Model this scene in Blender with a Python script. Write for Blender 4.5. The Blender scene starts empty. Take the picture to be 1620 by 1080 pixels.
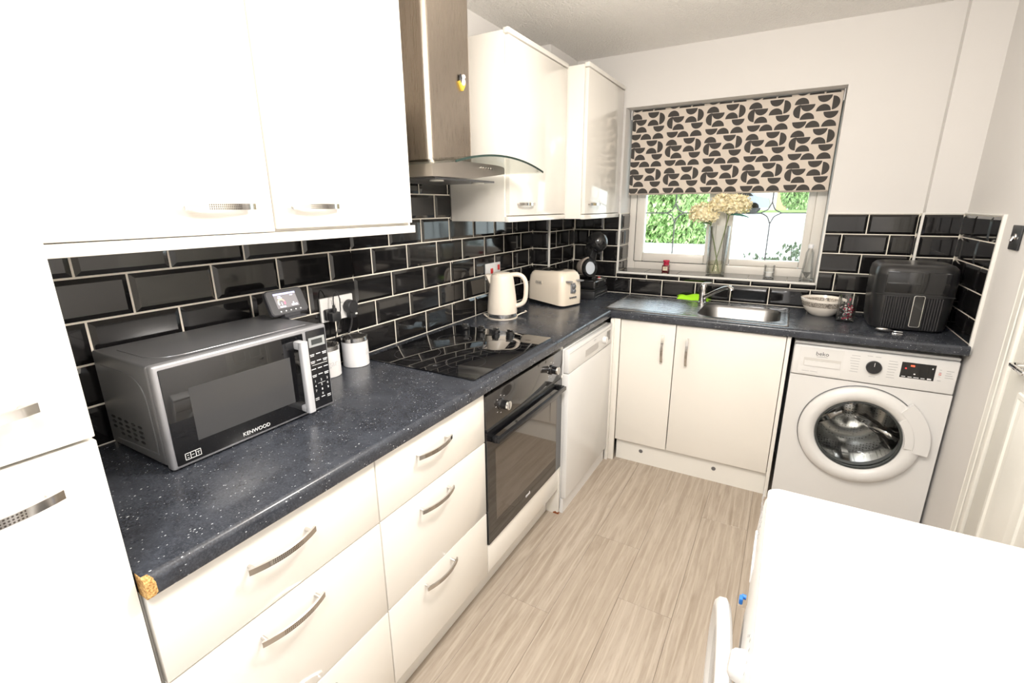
import bpy, bmesh, math, random
from mathutils import Vector, Matrix
random.seed(7)
PI = math.pi
scene = bpy.context.scene
COL = scene.collection

# ------------------------------------------------------------------ camera
cam_d = bpy.data.cameras.new('camera'); cam = bpy.data.objects.new('camera', cam_d); COL.objects.link(cam)
cam_d.sensor_width = 36.0; cam_d.lens = 753.40 / 1620 * 36.0; cam_d.clip_start = 0.02; cam_d.clip_end = 300
pit, yaw, rol = math.radians(15.7898), math.radians(29.8299), math.radians(-0.394)
F = Vector((-math.sin(yaw) * math.cos(pit), math.cos(yaw) * math.cos(pit), -math.sin(pit)))
R1 = Vector((math.cos(yaw), math.sin(yaw), 0)); U1 = R1.cross(F)
R2 = R1 * math.cos(rol) + U1 * math.sin(rol); U2 = U1 * math.cos(rol) - R1 * math.sin(rol)
m = Matrix((R2, U2, -F)).transposed().to_4x4(); m.translation = Vector((1.404, -3.101, 1.468))
cam.matrix_world = m
scene.camera = cam

# ------------------------------------------------------------------ light
w = bpy.data.worlds.new('sky'); scene.world = w; w.use_nodes = True
w.node_tree.nodes['Background'].inputs[0].default_value = (0.80, 0.93, 1.0, 1)
w.node_tree.nodes['Background'].inputs[1].default_value = 2.4

def lamp(name, kind, loc, energy, color, size=0.3, rot=(0, 0, 0), size_y=None):
    d = bpy.data.lights.new(name, kind); d.energy = energy; d.color = color
    if kind == 'AREA':
        d.shape = 'DISK' if size_y is None else 'RECTANGLE'; d.size = size
        if size_y: d.size_y = size_y
    if kind == 'SUN': d.angle = size
    if kind == 'POINT': d.shadow_soft_size = size
    o = bpy.data.objects.new(name, d); COL.objects.link(o); o.location = loc; o.rotation_euler = rot
    return o
lamp('ceiling_lamp', 'POINT', (1.20, -2.0, 1.93), 40, (1.0, 0.94, 0.865), 0.11)
lamp('rear_fill_light', 'AREA', (1.30, -3.35, 2.28), 20, (0.93, 0.965, 1.0), 0.6)  # added fill behind the camera, stands in for bounced flash
lamp('sun', 'SUN', (0, 6, 8), 2.6, (1.0, 0.96, 0.88), 0.2, (math.radians(38), math.radians(12), math.radians(-25)))
vs = scene.view_settings
vs.view_transform = 'Standard'; vs.look = 'None'; vs.gamma = 1.0; vs.exposure = 0.68; vs.use_curve_mapping = False
scene.cycles.max_bounces = 10; scene.cycles.transparent_max_bounces = 16
scene.cycles.sample_clamp_indirect = 6

# ------------------------------------------------------------------ materials
class NT:
    def __init__(s, mat): s.t = mat.node_tree; s.n = s.t.nodes; s.l = s.t.links; s.b = s.n.get('Principled BSDF')
    def new(s, typ, **kw):
        n = s.n.new(typ)
        for k, v in kw.items(): setattr(n, k, v)
        return n
    def put(s, sock, v):
        if v is None: return
        if isinstance(v, (int, float)): sock.default_value = v
        elif isinstance(v, (tuple, list)): sock.default_value = v
        else: s.l.new(v, sock)
    def math(s, op, a, b=None, c=None):
        n = s.new('ShaderNodeMath', operation=op)
        s.put(n.inputs[0], a); s.put(n.inputs[1], b); s.put(n.inputs[2], c)
        return n.outputs[0]
    def coord(s, kind='Object', scale=None):
        o = s.new('ShaderNodeTexCoord').outputs[kind]
        if scale:
            mp = s.new('ShaderNodeMapping'); s.l.new(o, mp.inputs[0]); mp.inputs['Scale'].default_value = scale; o = mp.outputs[0]
        return o
    def noise(s, vec, scale, detail=4, rough=.5):
        n = s.new('ShaderNodeTexNoise'); s.put(n.inputs['Vector'], vec); n.inputs['Scale'].default_value = scale
        n.inputs['Detail'].default_value = detail; n.inputs['Roughness'].default_value = rough
        return n
    def ramp(s, fac, stops):
        n = s.new('ShaderNodeValToRGB'); s.put(n.inputs[0], fac); e = n.color_ramp.elements
        while len(e) < len(stops): e.new(.5)
        for i, (p, c) in enumerate(stops): e[i].position = p; e[i].color = (*c, 1) if len(c) == 3 else c
        return n.outputs[0]
    def mix(s, f, a, b):
        n = s.new('ShaderNodeMix', data_type='RGBA'); s.put(n.inputs['Factor'], f)
        s.put(n.inputs[6], a if not isinstance(a, tuple) else (*a, 1) if len(a) == 3 else a)
        s.put(n.inputs[7], b if not isinstance(b, tuple) else (*b, 1) if len(b) == 3 else b)
        return n.outputs[2]
    def bump(s, h, strength=.3, dist=.002):
        n = s.new('ShaderNodeBump'); n.inputs['Strength'].default_value = strength; n.inputs['Distance'].default_value = dist
        s.put(n.inputs['Height'], h); s.l.new(n.outputs[0], s.b.inputs['Normal'])

def M(name, col, rough=.5, metal=0, coat=0, spec=.5, emit=None, var=0):
    mt = bpy.data.materials.new(name); mt.use_nodes = True; t = NT(mt); b = t.b
    b.inputs['Base Color'].default_value = (*col, 1); b.inputs['Roughness'].default_value = rough
    b.inputs['Metallic'].default_value = metal; b.inputs['Coat Weight'].default_value = coat
    b.inputs['Coat Roughness'].default_value = .05
    b.inputs['Specular IOR Level'].default_value = spec
    if emit: b.inputs['Emission Color'].default_value = (*col, 1); b.inputs['Emission Strength'].default_value = emit
    if var:      # faint procedural mottling of the real surface
        n = t.noise(t.coord('Object'), 9, 5)
        t.l.new(t.mix(n.outputs[0], tuple(c * (1 - var) for c in col), tuple(min(1, c * (1 + var)) for c in col)), b.inputs['Base Color'])
    return mt

def mat_glass(name, tint=(1, 1, 1), refl=1.0, alpha=.0, rough=.02):
    mt = bpy.data.materials.new(name); mt.use_nodes = True; t = NT(mt); t.n.remove(t.b)
    tr = t.new('ShaderNodeBsdfTransparent'); tr.inputs[0].default_value = (*tint, 1)
    gl = t.new('ShaderNodeBsdfGlossy'); gl.inputs['Roughness'].default_value = rough
    fr = t.new('ShaderNodeFresnel'); fr.inputs[0].default_value = 1.5
    f = t.math('ADD', t.math('MULTIPLY', fr.outputs[0], refl), alpha)
    mx = t.new('ShaderNodeMixShader'); t.l.new(f, mx.inputs[0]); t.l.new(tr.outputs[0], mx.inputs[1]); t.l.new(gl.outputs[0], mx.inputs[2])
    t.l.new(mx.outputs[0], t.n['Material Output'].inputs[0])
    return mt

CREAM = M('cream_gloss', (.825, .79, .73), .14, 0, .5, var=.01)
CREAM_D = M('cream_matt', (.81, .785, .73), .4, var=.01)
WHITE = M('white_enamel', (.74, .73, .715), .22, 0, .3)
WHITE2 = M('white_plastic', (.74, .73, .715), .35)
UPVC = M('white_upvc', (.82, .78, .72), .3)
PAINT = M('wall_paint', (.73, .71, .69), .85, var=.012)
GLOSSPAINT = M('white_gloss_paint', (.80, .785, .73), .3, var=.01)
BLACK = M('black_gloss', (.012, .012, .013), .08, 0, .3)
BLACKM = M('black_plastic', (.022, .022, .024), .35)
GLASSB = M('black_glass', (.006, .006, .007), .03, 0, .6)
STEEL = M('brushed_steel', (.50, .46, .42), .3, 1)
STEEL2 = M('polished_steel', (.70, .69, .68), .16, 1)
CHROME = M('chrome', (.72, .71, .70), .07, 1)
SILVER = M('silver_paint', (.46, .46, .47), .33, .6)
SILVER_L = M('light_silver_paint', (.40, .40, .42), .3, .5)
GREYM = M('grey_metal', (.20, .20, .208), .34, .55)
DARKG = M('dark_grey_plastic', (.055, .055, .06), .4)
PRINT = M('white_print', (.8, .8, .8), .5)
PRINTD = M('dark_print', (.06, .06, .07), .5)
GREYP = M('grey_print', (.42, .42, .43), .5)
TRIMW = M('white_tile_trim', (.80, .78, .74), .3)
RED = M('red_plastic', (.55, .02, .02), .3)
GROUT = M('cream_grout', (.78, .73, .64), .85, var=.05)
TILE = M('black_tile_glaze', (.010, .0095, .010), .055, 0, .3)
KETTLE = M('cream_kettle', (.86, .77, .66), .3)
STEM = M('green_stem', (.16, .20, .06), .6)
LEAFM = M('teal_leaf', (.03, .30, .20), .4)
LEAFG = M('green_leaf', (.10, .20, .05), .5)
LIME = M('lime_microfibre', (.38, .80, .02), .85)
LEAD = M('lead_strip', (.27, .28, .31), .5, .4)
RUBBER = M('black_rubber', (.015, .015, .015), .7)
G_CLEAR = mat_glass('clear_glass', (.985, .99, .99), .6, .02)
G_PANE = mat_glass('window_glass', (.97, .99, .99), .6, .01)
G_HOOD = mat_glass('hood_glass', (.87, .89, .87), .45, .01)
G_DARK = mat_glass('smoked_glass', (.42, .40, .38), 1.2, .04)
G_PORT = mat_glass('porthole_glass', (.93, .94, .94), .35, .01)
G_TANK = mat_glass('smoked_tank', (.55, .50, .46), 1.0, .10)
G_WATER = mat_glass('water', (.97, .96, .86), .4, .02)

def mk(name, fn, **kw):
    mt = M(name, kw.pop('col', (.5, .5, .5)), **kw); fn(NT(mt)); return mt

def _floor(t):
    oi = t.new('ShaderNodeObjectInfo').outputs['Random']
    v = t.coord('Object'); ad = t.new('ShaderNodeVectorMath', operation='ADD')
    cb = t.new('ShaderNodeCombineXYZ'); t.l.new(t.math('MULTIPLY', oi, 17.), cb.inputs[0]); t.l.new(t.math('MULTIPLY', oi, 31.), cb.inputs[1])
    t.l.new(v, ad.inputs[0]); t.l.new(cb.outputs[0], ad.inputs[1])
    mp = t.new('ShaderNodeMapping'); mp.inputs['Scale'].default_value = (1, .07, 1); t.l.new(ad.outputs[0], mp.inputs[0])
    n1 = t.noise(mp.outputs[0], 32, 8, .68); n1.inputs['Distortion'].default_value = .6
    n2 = t.noise(mp.outputs[0], 150, 4, .6)
    n3 = t.noise(ad.outputs[0], 3.5, 3)
    wv = t.new('ShaderNodeTexWave', wave_type='BANDS', bands_direction='X'); t.l.new(mp.outputs[0], wv.inputs[0])
    wv.inputs['Scale'].default_value = 9.; wv.inputs['Distortion'].default_value = 9; wv.inputs['Detail'].default_value = 3; wv.inputs['Detail Scale'].default_value = 1.6
    a = t.ramp(n1.outputs[0], [(.28, (.25, .193, .14)), (.5, (.385, .318, .252)), (.72, (.50, .43, .36))])
    f = t.math('MULTIPLY', t.ramp(wv.outputs[0], [(.0, (1, 1, 1)), (.16, (0, 0, 0))]), .55)
    a = t.mix(f, a, (.54, .47, .385))
    a = t.mix(t.math('MULTIPLY', t.ramp(n2.outputs[0], [(.52, (0, 0, 0)), (.68, (1, 1, 1))]), .38), a, (.22, .165, .115))
    a = t.mix(t.math('MULTIPLY', n3.outputs[0], .35), a, (.46, .40, .335))
    a = t.mix(t.math('MULTIPLY', oi, .28), a, (.36, .29, .215))
    t.l.new(a, t.b.inputs['Base Color']); t.bump(n2.outputs[0], .12, .001)
FLOOR = mk('oak_effect_vinyl', _floor, rough=.42)

def _top(t):
    v = t.coord('Object')
    n1 = t.noise(v, 14, 6, .65); n2 = t.noise(v, 260, 3, .7)
    a = t.ramp(n1.outputs[0], [(.3, (.018, .019, .024)), (.7, (.046, .051, .063))])
    a = t.mix(t.math('MULTIPLY', t.ramp(n2.outputs[0], [(.45, (0, 0, 0)), (.7, (1, 1, 1))]), .55), a, (.085, .095, .115))
    for sc, th, keep in ((115, .115, .58), (225, .15, .68)):
        mp = t.new('ShaderNodeMapping'); mp.inputs['Scale'].default_value = (1, .6, 1); mp.inputs['Rotation'].default_value = (0, 0, sc * .01); t.l.new(v, mp.inputs[0])
        vo = t.new('ShaderNodeTexVoronoi', feature='F1'); t.l.new(mp.outputs[0], vo.inputs['Vector']); vo.inputs['Scale'].default_value = sc
        sp = t.new('ShaderNodeSeparateColor'); t.l.new(vo.outputs['Color'], sp.inputs[0])
        k = t.math('MULTIPLY', t.math('LESS_THAN', vo.outputs['Distance'], t.math('MULTIPLY', sp.outputs[1], th * 1.5)), t.math('GREATER_THAN', sp.outputs[0], keep))
        a = t.mix(k, a, (.50, .52, .54))
    t.l.new(a, t.b.inputs['Base Color'])
    n3 = t.noise(v, 5, 5, .6)
    t.l.new(t.ramp(n3.outputs[0], [(.3, (.16, .16, .16)), (.75, (.36, .36, .36))]), t.b.inputs['Roughness'])
WORKTOP = mk('speckled_black_laminate', _top, rough=.25)

def _ceil(t):
    v = t.coord('Object'); n = t.noise(v, 85, 4, .6)
    vo = t.new('ShaderNodeTexVoronoi'); t.l.new(v, vo.inputs['Vector']); vo.inputs['Scale'].default_value = 110
    t.bump(t.math('ADD', n.outputs[0], t.math('MULTIPLY', vo.outputs['Distance'], -.8)), .9, .006)
CEIL = mk('textured_ceiling', _ceil, col=(.90, .875, .84), rough=.9)

def _brush(axis, r0=.24, r1=.36):
    def f(t):
        sc = [1, 1, 1]; sc[axis] = .02
        n = t.noise(t.coord('Object', tuple(sc)), 420, 3, .6)
        t.l.new(t.ramp(n.outputs[0], [(.3, (r0, r0, r0)), (.7, (r1, r1, r1))]), t.b.inputs['Roughness'])
        t.bump(n.outputs[0], .05, .0005)
    return f
CHIM = mk('brushed_chimney_steel', _brush(2), col=(.47, .41, .35), metal=1)
BOWLM = mk('shaded_satin_steel', _brush(0, .30, .42), col=(.20, .195, .19), metal=1)  # satin copy of the sink steel, bowl shade put into its darker colour
SINKM = mk('brushed_sink_steel', _brush(0, .20, .30), col=(.46, .46, .47), metal=1)

def _dimple(t):
    v = t.coord('Object'); s = t.new('ShaderNodeSeparateXYZ'); t.l.new(v, s.inputs[0])
    p = .0042
    def cell(o):
        f = t.math('FRACT', t.math('ADD', t.math('DIVIDE', o, p), 100.5)); return t.math('SUBTRACT', f, .5)
    dx, dy = cell(s.outputs[0]), cell(s.outputs[1])
    d = t.math('SQRT', t.math('ADD', t.math('MULTIPLY', dx, dx), t.math('MULTIPLY', dy, dy)))
    dot = t.math('MULTIPLY', t.math('LESS_THAN', d, .30), t.math('LESS_THAN', t.math('ABSOLUTE', s.outputs[0]), .034))
    t.l.new(t.mix(dot, (.62, .60, .58), (.16, .14, .13)), t.b.inputs['Base Color'])
    t.bump(t.math('MULTIPLY', dot, -1), .8, .001)
HANDLE = mk('dimpled_chrome', _dimple, metal=1, rough=.1)

def _blind(t):
    v = t.coord('Object'); s = t.new('ShaderNodeSeparateXYZ'); t.l.new(v, s.inputs[0])
    W, H, r = .222, .1615, .0332
    u = t.math('DIVIDE', t.math('ADD', s.outputs[0], .123), W); q = t.math('DIVIDE', t.math('SUBTRACT', .023, s.outputs[2]), H)
    shapes = [(.196, .518, 'L'), (.341, .323, 'D'), (.357, .776, 'U'), (.67, .556, 'U'), (.834, .33, 'R'), (.667, .086, 'D'),
              (.209, .308, 'U'), (.83, .584, 'D'), (.207, .833, 'D'), (.493, .037, 'U'), (.826, .036, 'U')]
    acc = None
    for (a, b, o) in shapes:
        dx = t.math('MULTIPLY', t.math('SUBTRACT', t.math('FRACT', t.math('ADD', t.math('SUBTRACT', u, a), 20.5)), .5), W)
        dz = t.math('MULTIPLY', t.math('SUBTRACT', t.math('FRACT', t.math('ADD', t.math('SUBTRACT', q, b), 20.5)), .5), H)   # positive = down
        d2 = t.math('ADD', t.math('MULTIPLY', dx, dx), t.math('MULTIPLY', dz, dz))
        k = t.math('LESS_THAN', d2, r * r)
        h = {'L': t.math('LESS_THAN', dx, 0), 'R': t.math('GREATER_THAN', dx, 0), 'U': t.math('LESS_THAN', dz, 0), 'D': t.math('GREATER_THAN', dz, 0)}[o]
        k = t.math('MULTIPLY', k, h); acc = k if acc is None else t.math('MAXIMUM', acc, k)
    t.l.new(t.mix(acc, (.66, .585, .51), (.058, .052, .048)), t.b.inputs['Base Color'])
    n = t.noise(v, 900, 2); t.bump(n.outputs[0], .08, .0005)
BLIND = mk('half_moon_print_fabric', _blind, rough=.85)

def _drum(t):
    v = t.coord('Object'); vo = t.new('ShaderNodeTexVoronoi'); t.l.new(v, vo.inputs['Vector']); vo.inputs['Scale'].default_value = 75; vo.inputs['Randomness'].default_value = .15
    k = t.math('LESS_THAN', vo.outputs['Distance'], .24)
    t.l.new(t.mix(k, (.60, .60, .59), (.05, .05, .05)), t.b.inputs['Base Color'])
DRUM = mk('perforated_drum_steel', _drum, metal=1, rough=.22)

def _band(t):
    v = t.coord('Object'); s = t.new('ShaderNodeSeparateXYZ'); t.l.new(v, s.inputs[0]); z = s.outputs[2]
    vo = t.new('ShaderNodeTexVoronoi', feature='DISTANCE_TO_EDGE'); t.l.new(v, vo.inputs['Vector']); vo.inputs['Scale'].default_value = 130
    k = t.math('LESS_THAN', vo.outputs['Distance'], .12)
    inb = t.math('MULTIPLY', t.math('GREATER_THAN', z, .050), t.math('LESS_THAN', z, .076))
    c = t.mix(k, (.56, .50, .43), (.17, .15, .13)); t.l.new(t.mix(inb, (.86, .80, .72), c), t.b.inputs['Base Color'])
BOWL = mk('bowl_glaze', _band, rough=.15)

def _petal(t):
    n = t.noise(t.coord('Object'), 60, 3); t.l.new(t.ramp(n.outputs[0], [(.3, (.90, .76, .42)), (.7, (.95, .90, .70))]), t.b.inputs['Base Color'])
PETAL = mk('cream_yellow_petal', _petal, rough=.7)
def _hedge(t):
    n = t.noise(t.coord('Object'), 6, 5, .7); t.l.new(t.ramp(n.outputs[0], [(.3, (.07, .16, .03)), (.5, (.26, .42, .13)), (.68, (.66, .74, .42))]), t.b.inputs['Base Color'])
HEDGE = mk('hedge_leaf', _hedge, rough=.5)
def _chip(t):
    n = t.noise(t.coord('Object'), 320, 4); t.l.new(t.ramp(n.outputs[0], [(.35, (.30, .13, .03)), (.65, (.72, .47, .18))]), t.b.inputs['Base Color'])
CHIP = mk('raw_chipboard', _chip, rough=.9)
GROUND = M('pale_paving', (.66, .66, .64), .8, var=.04)
GRASS = M('lawn', (.16, .34, .06), .9, var=.2)

# ------------------------------------------------------------------ mesh helpers
ROOTM = {}
def bx(bm, x0, x1, y0, y1, z0, z1):
    v = [bm.verts.new((x, y, z)) for x in (x0, x1) for y in (y0, y1) for z in (z0, z1)]
    for f in ((0, 1, 3, 2), (4, 6, 7, 5), (0, 4, 5, 1), (2, 3, 7, 6), (0, 2, 6, 4), (1, 5, 7, 3)): bm.faces.new([v[i] for i in f])
    return v
def merge(bm, other):
    me = bpy.data.meshes.new('t'); other.to_mesh(me); other.free(); bm.from_mesh(me); bpy.data.meshes.remove(me)
def rb(bm, x0, x1, y0, y1, z0, z1, r=.003, seg=2):
    t = bmesh.new(); bx(t, x0, x1, y0, y1, z0, z1)
    bmesh.ops.bevel(t, geom=t.edges[:], offset=r, segments=seg, affect='EDGES', profile=.5); merge(bm, t)
def loft(bm, loops, cap0=False, cap1=False, closed=True):
    vs_ = [[bm.verts.new(p) for p in l] for l in loops]; n = len(loops[0])
    for a, b in zip(vs_, vs_[1:]):
        for i in range(n if closed else n - 1):
            j = (i + 1) % n; bm.faces.new((a[i], a[j], b[j], b[i]))
    if cap0: bm.faces.new(vs_[0][::-1])
    if cap1: bm.faces.new(vs_[-1])
    return vs_
def frame_of(d):
    d = Vector(d).normalized(); a = Vector((0, 0, 1)) if abs(d.z) < .9 else Vector((1, 0, 0))
    u = a.cross(d).normalized(); return u, d.cross(u), d
def circ(c, u, v, r, n): return [Vector(c) + u * (r * math.cos(2 * PI * i / n)) + v * (r * math.sin(2 * PI * i / n)) for i in range(n)]
def cyl(bm, p0, p1, r0, r1=None, n=20, bev=0):
    p0, p1 = Vector(p0), Vector(p1); u, v, d = frame_of(p1 - p0); r1 = r0 if r1 is None else r1
    L = [circ(p0, u, v, r0, n), circ(p1, u, v, r1, n)]
    if bev:
        L = [circ(p0, u, v, r0 - bev, n), circ(p0 + d * bev, u, v, r0, n), circ(p1 - d * bev, u, v, r1, n), circ(p1, u, v, r1 - bev, n)]
    loft(bm, L, True, True)
def lathe(bm, prof, c=(0, 0, 0), axis=(0, 0, 1), n=32, cap0=False, cap1=False):
    u, v, d = frame_of(axis); c = Vector(c)
    loft(bm, [circ(c + d * z, u, v, max(r, 1e-5), n) for r, z in prof], cap0, cap1)
def tube(bm, pts, r, n=8, rs=None):
    pts = [Vector(p) for p in pts]; loops = []; u = None
    for i, p in enumerate(pts):
        d = (pts[min(i + 1, len(pts) - 1)] - pts[max(i - 1, 0)]).normalized()
        if u is None: u, v, _ = frame_of(d)
        else: u = (u - d * u.dot(d)).normalized(); v = d.cross(u)
        loops.append(circ(p, u, v, rs[i] if rs else r, n))
    loft(bm, loops, True, True)
def rrect(a0, a1, b0, b1, r, n=5):
    out = []
    for (cx, cy, s) in ((a1 - r, b1 - r, 0), (a0 + r, b1 - r, 1), (a0 + r, b0 + r, 2), (a1 - r, b0 + r, 3)):
        for i in range(n + 1): t = (s + i / n) * PI / 2; out.append((cx + r * math.cos(t), cy + r * math.sin(t)))
    return out
def prism(bm, pts, f0, f1):      # pts: 2D outline, f0/f1 map a 2D point to the two ends
    loft(bm, [[f0(*p) for p in pts], [f1(*p) for p in pts]], True, True)
def bez(p0, p1, p2, p3, n=10):
    p0, p1, p2, p3 = map(Vector, (p0, p1, p2, p3)); o = []
    for i in range(n + 1):
        t = i / n; o.append(p0 * (1 - t) ** 3 + p1 * 3 * t * (1 - t) ** 2 + p2 * 3 * t * t * (1 - t) + p3 * t ** 3)
    return o
def ball(bm, c, r, u=16, v=10, sc=(1, 1, 1)):
    t = bmesh.new(); bmesh.ops.create_uvsphere(t, u_segments=u, v_segments=v, radius=r)
    for q in t.verts: q.co = Vector((q.co.x * sc[0], q.co.y * sc[1], q.co.z * sc[2])) + Vector(c)
    merge(bm, t)
def bm_():
    return bmesh.new()

def root_of(o):
    while o.parent: o = o.parent
    return o
def finish(bm, name, smooth=35):
    bmesh.ops.recalc_face_normals(bm, faces=bm.faces[:]); me = bpy.data.meshes.new(name); bm.to_mesh(me); bm.free()
    if smooth:
        me.polygons.foreach_set('use_smooth', [True] * len(me.polygons)); me.set_sharp_from_angle(angle=math.radians(smooth))
    return me
def obj(name, bm, mat, parent=None, smooth=35, local=False, kind=None, label=None):
    if parent is not None and not local:
        rm = ROOTM.get(root_of(parent).name)
        if rm is not None: bmesh.ops.transform(bm, matrix=rm.inverted(), verts=bm.verts[:])
    me = finish(bm, name, smooth); me.materials.append(mat)
    o = bpy.data.objects.new(name, me); COL.objects.link(o)
    if parent is not None: o.parent = parent
    if kind: o['kind'] = kind
    if label: o['label'] = label
    return o
def thing(name, label, cat, loc=(0, 0, 0), rotz=0, group=None):
    o = bpy.data.objects.new(name, None); COL.objects.link(o); o.empty_display_size = .05
    o.location = loc; o.rotation_euler = (0, 0, rotz); o['label'] = label; o['category'] = cat
    if group: o['group'] = group
    ROOTM[o.name] = Matrix.Translation(Vector(loc)) @ Matrix.Rotation(rotz, 4, 'Z')
    return o
def structure(name, bm, mat, smooth=30):
    o = obj(name, bm, mat, None, smooth); o['kind'] = 'structure'; return o
def place(name, me, parent, mtx, label=None):      # mesh data shared, mtx in world
    o = bpy.data.objects.new(name, me); COL.objects.link(o)
    rm = ROOTM.get(root_of(parent).name, Matrix.Identity(4))
    o.parent = parent; o.matrix_local = rm.inverted() @ mtx
    if label: o['label'] = label
    return o
def basis(o, x, y, z):
    m_ = Matrix((Vector(x), Vector(y), Vector(z))).transposed().to_4x4(); m_.translation = Vector(o); return m_
def text(name, body, size, o, xd, yd, mat, parent, align='CENTER', depth=.0004):
    c = bpy.data.curves.new(name, 'FONT'); c.body = body; c.size = size; c.align_x = align; c.align_y = 'CENTER'; c.extrude = depth; c.resolution_u = 3
    t = bpy.data.objects.new(name, c); COL.objects.link(t); bpy.context.view_layer.update()
    me = bpy.data.meshes.new_from_object(t.evaluated_get(bpy.context.evaluated_depsgraph_get()))
    bpy.data.objects.remove(t); bpy.data.curves.remove(c)
    me.materials.clear(); me.materials.append(mat); me.name = name
    xd, yd = Vector(xd).normalized(), Vector(yd).normalized()
    return place(name, me, parent, basis(o, xd, yd, xd.cross(yd)))
def marks(name, rects, frame, mat, parent, h=.0004):     # small flat printed dashes
    bm = bm_(); o, xd, yd = Vector(frame[0]), Vector(frame[1]), Vector(frame[2]); nd = xd.cross(yd)
    for (a0, a1, b0, b1) in rects:
        prism(bm, [(a0, b0), (a1, b0), (a1, b1), (a0, b1)], lambda a, b: o + xd * a + yd * b, lambda a, b: o + xd * a + yd * b + nd * h)
    return obj(name, bm, mat, parent, 0, kind='stuff')

# handle shared mesh: length along X, width along Y, standing out along Z
def _handle():
    bm = bm_(); L = .150; n = 20; loops = []
    for i in range(n + 1):
        x = -L / 2 + L * i / n; k = 1 - (2 * x / L) ** 2; z = .017 + .015 * k; hw = .0065; th = .0022
        sl = -.015 * 8 * x / (L * L) ; nx, nz = -sl, 1; q = math.hypot(nx, nz); nx /= q; nz /= q
        loops.append([Vector((x + nx * s * th, y, z + nz * s * th)) for s, y in ((-1, -hw), (1, -hw), (1, hw), (-1, hw))])
    loft(bm, loops, True, True)
    for s in (-1, 1): cyl(bm, (s * .064, 0, 0), (s * .064, 0, .0205), .0042, n=12)
    me = finish(bm, 'handle', 30); me.materials.append(HANDLE); return me
HANDLE_ME = _handle()
def handle(parent, pos, xd, zd):
    xd, zd = Vector(xd), Vector(zd); return place('handle', HANDLE_ME, parent, basis(pos, xd, zd.cross(xd), zd))

# ================================================================== SETTING
ZC = 2.338
bm = bm_(); bx(bm, -.02, 2.3, -4.3, .02, -.06, -.006); floor = structure('floor', bm, M('floor_screed', (.12, .1, .08), .9))
PW, PL = .203, 1.22
row_off = {0: -.3, 1: -.75, 2: -1.05, 3: -1.785, 4: -1.275, 5: -1.585, 6: -.9, 7: -1.4, 8: -.55, 9: -1.95, 10: -.7}
planks = []
for c in range(0, 11):
    x0 = -.012 + PW * c; x1 = min(x0 + PW, 2.115)
    y = row_off[c]
    while y < 0: y += PL
    y1 = y
    while y1 > -4.2:
        a, b = max(y1 - PL, -4.25), min(y1, 0)
        if b - a > .02:
            t = bm_(); bx(t, x0 + .0004, x1 - .0004, a + .0003, b - .0003, -.006, 0)
            bmesh.ops.bevel(t, geom=[e for e in t.edges if all(v.co.z > -.001 for v in e.verts)], offset=.0006, segments=1, affect='EDGES')
            obj('plank', t, FLOOR, floor, 0)
        y1 -= PL
bm = bm_(); bx(bm, -.02, 2.3, -4.3, .3, ZC, ZC + .05); structure('ceiling', bm, CEIL)
bm = bm_(); bx(bm, -.15, -.008, -4.3, .3, -.06, ZC + .05); WL = structure('wall_left', bm, PAINT)
bm = bm_(); bx(bm, 2.108, 2.25, -4.3, .3, -.06, ZC + .05); WR = structure('wall_right', bm, PAINT)
bm = bm_(); bx(bm, -.15, 2.25, -4.45, -4.3, -.06, ZC + .05); structure('wall_front', bm, PAINT)
WX0, WX1, WZ0, WZ1 = .435, 1.559, 1.046, 2.042
bm = bm_()
for a in ((-.15, WX0, -.06, ZC + .05), (WX1, 2.25, -.06, ZC + .05), (WX0, WX1, -.06, WZ0), (WX0, WX1, WZ1, ZC + .05)): bx(bm, a[0], a[1], .008, .30, a[2], a[3])
bmesh.ops.remove_doubles(bm, verts=bm.verts[:], dist=1e-5)
WB = structure('wall_back', bm, PAINT)
# pipe boxing in both corners
bm = bm_(); bx(bm, -.008, .110, -.380, .008, 0, ZC); BXL = structure('trim_1', bm, PAINT)
bm = bm_(); bx(bm, 1.955, 2.108, -.052, .008, 0, ZC); BXR = structure('trim_2', bm, PAINT)

# ---- tiles
tile_cache = {}
def tile(parent, O, Ud, Vd, u0, u1, v0, v1, cut):
    g = .0016
    key = (round(u1 - u0, 4), round(v1 - v0, 4), cut); W, H = u1 - u0 - 2 * g, v1 - v0 - 2 * g
    if W < .006 or H < .006: return
    if key not in tile_cache:
        bm = bm_(); b = .0125; lo, hi = -.0012, .0048
        l, r_, d, u = [0 if c == '1' else b for c in cut]
        if l + r_ > W * .9: l = r_ = W * .3
        if d + u > H * .9: d = u = H * .3
        outer = [(0, 0), (W, 0), (W, H), (0, H)]; inner = [(l, d), (W - r_, d), (W - r_, H - u), (l, H - u)]
        loft(bm, [[Vector((x, y, -.007)) for x, y in outer], [Vector((x, y, lo)) for x, y in outer], [Vector((x, y, hi)) for x, y in inner]], False, True)
        bmesh.ops.remove_doubles(bm, verts=bm.verts[:], dist=1e-6)
        me = finish(bm, 'tile', 0); me.materials.append(TILE); tile_cache[key] = me
    Ud, Vd = Vector(Ud), Vector(Vd); N = Ud.cross(Vd)
    p = Vector(O) + Ud * (u0 + g) + Vd * (v0 + g)
    place('tile', tile_cache[key], parent, basis(p, Ud, Vd, N))
P_, R_ = .202, .102
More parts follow.
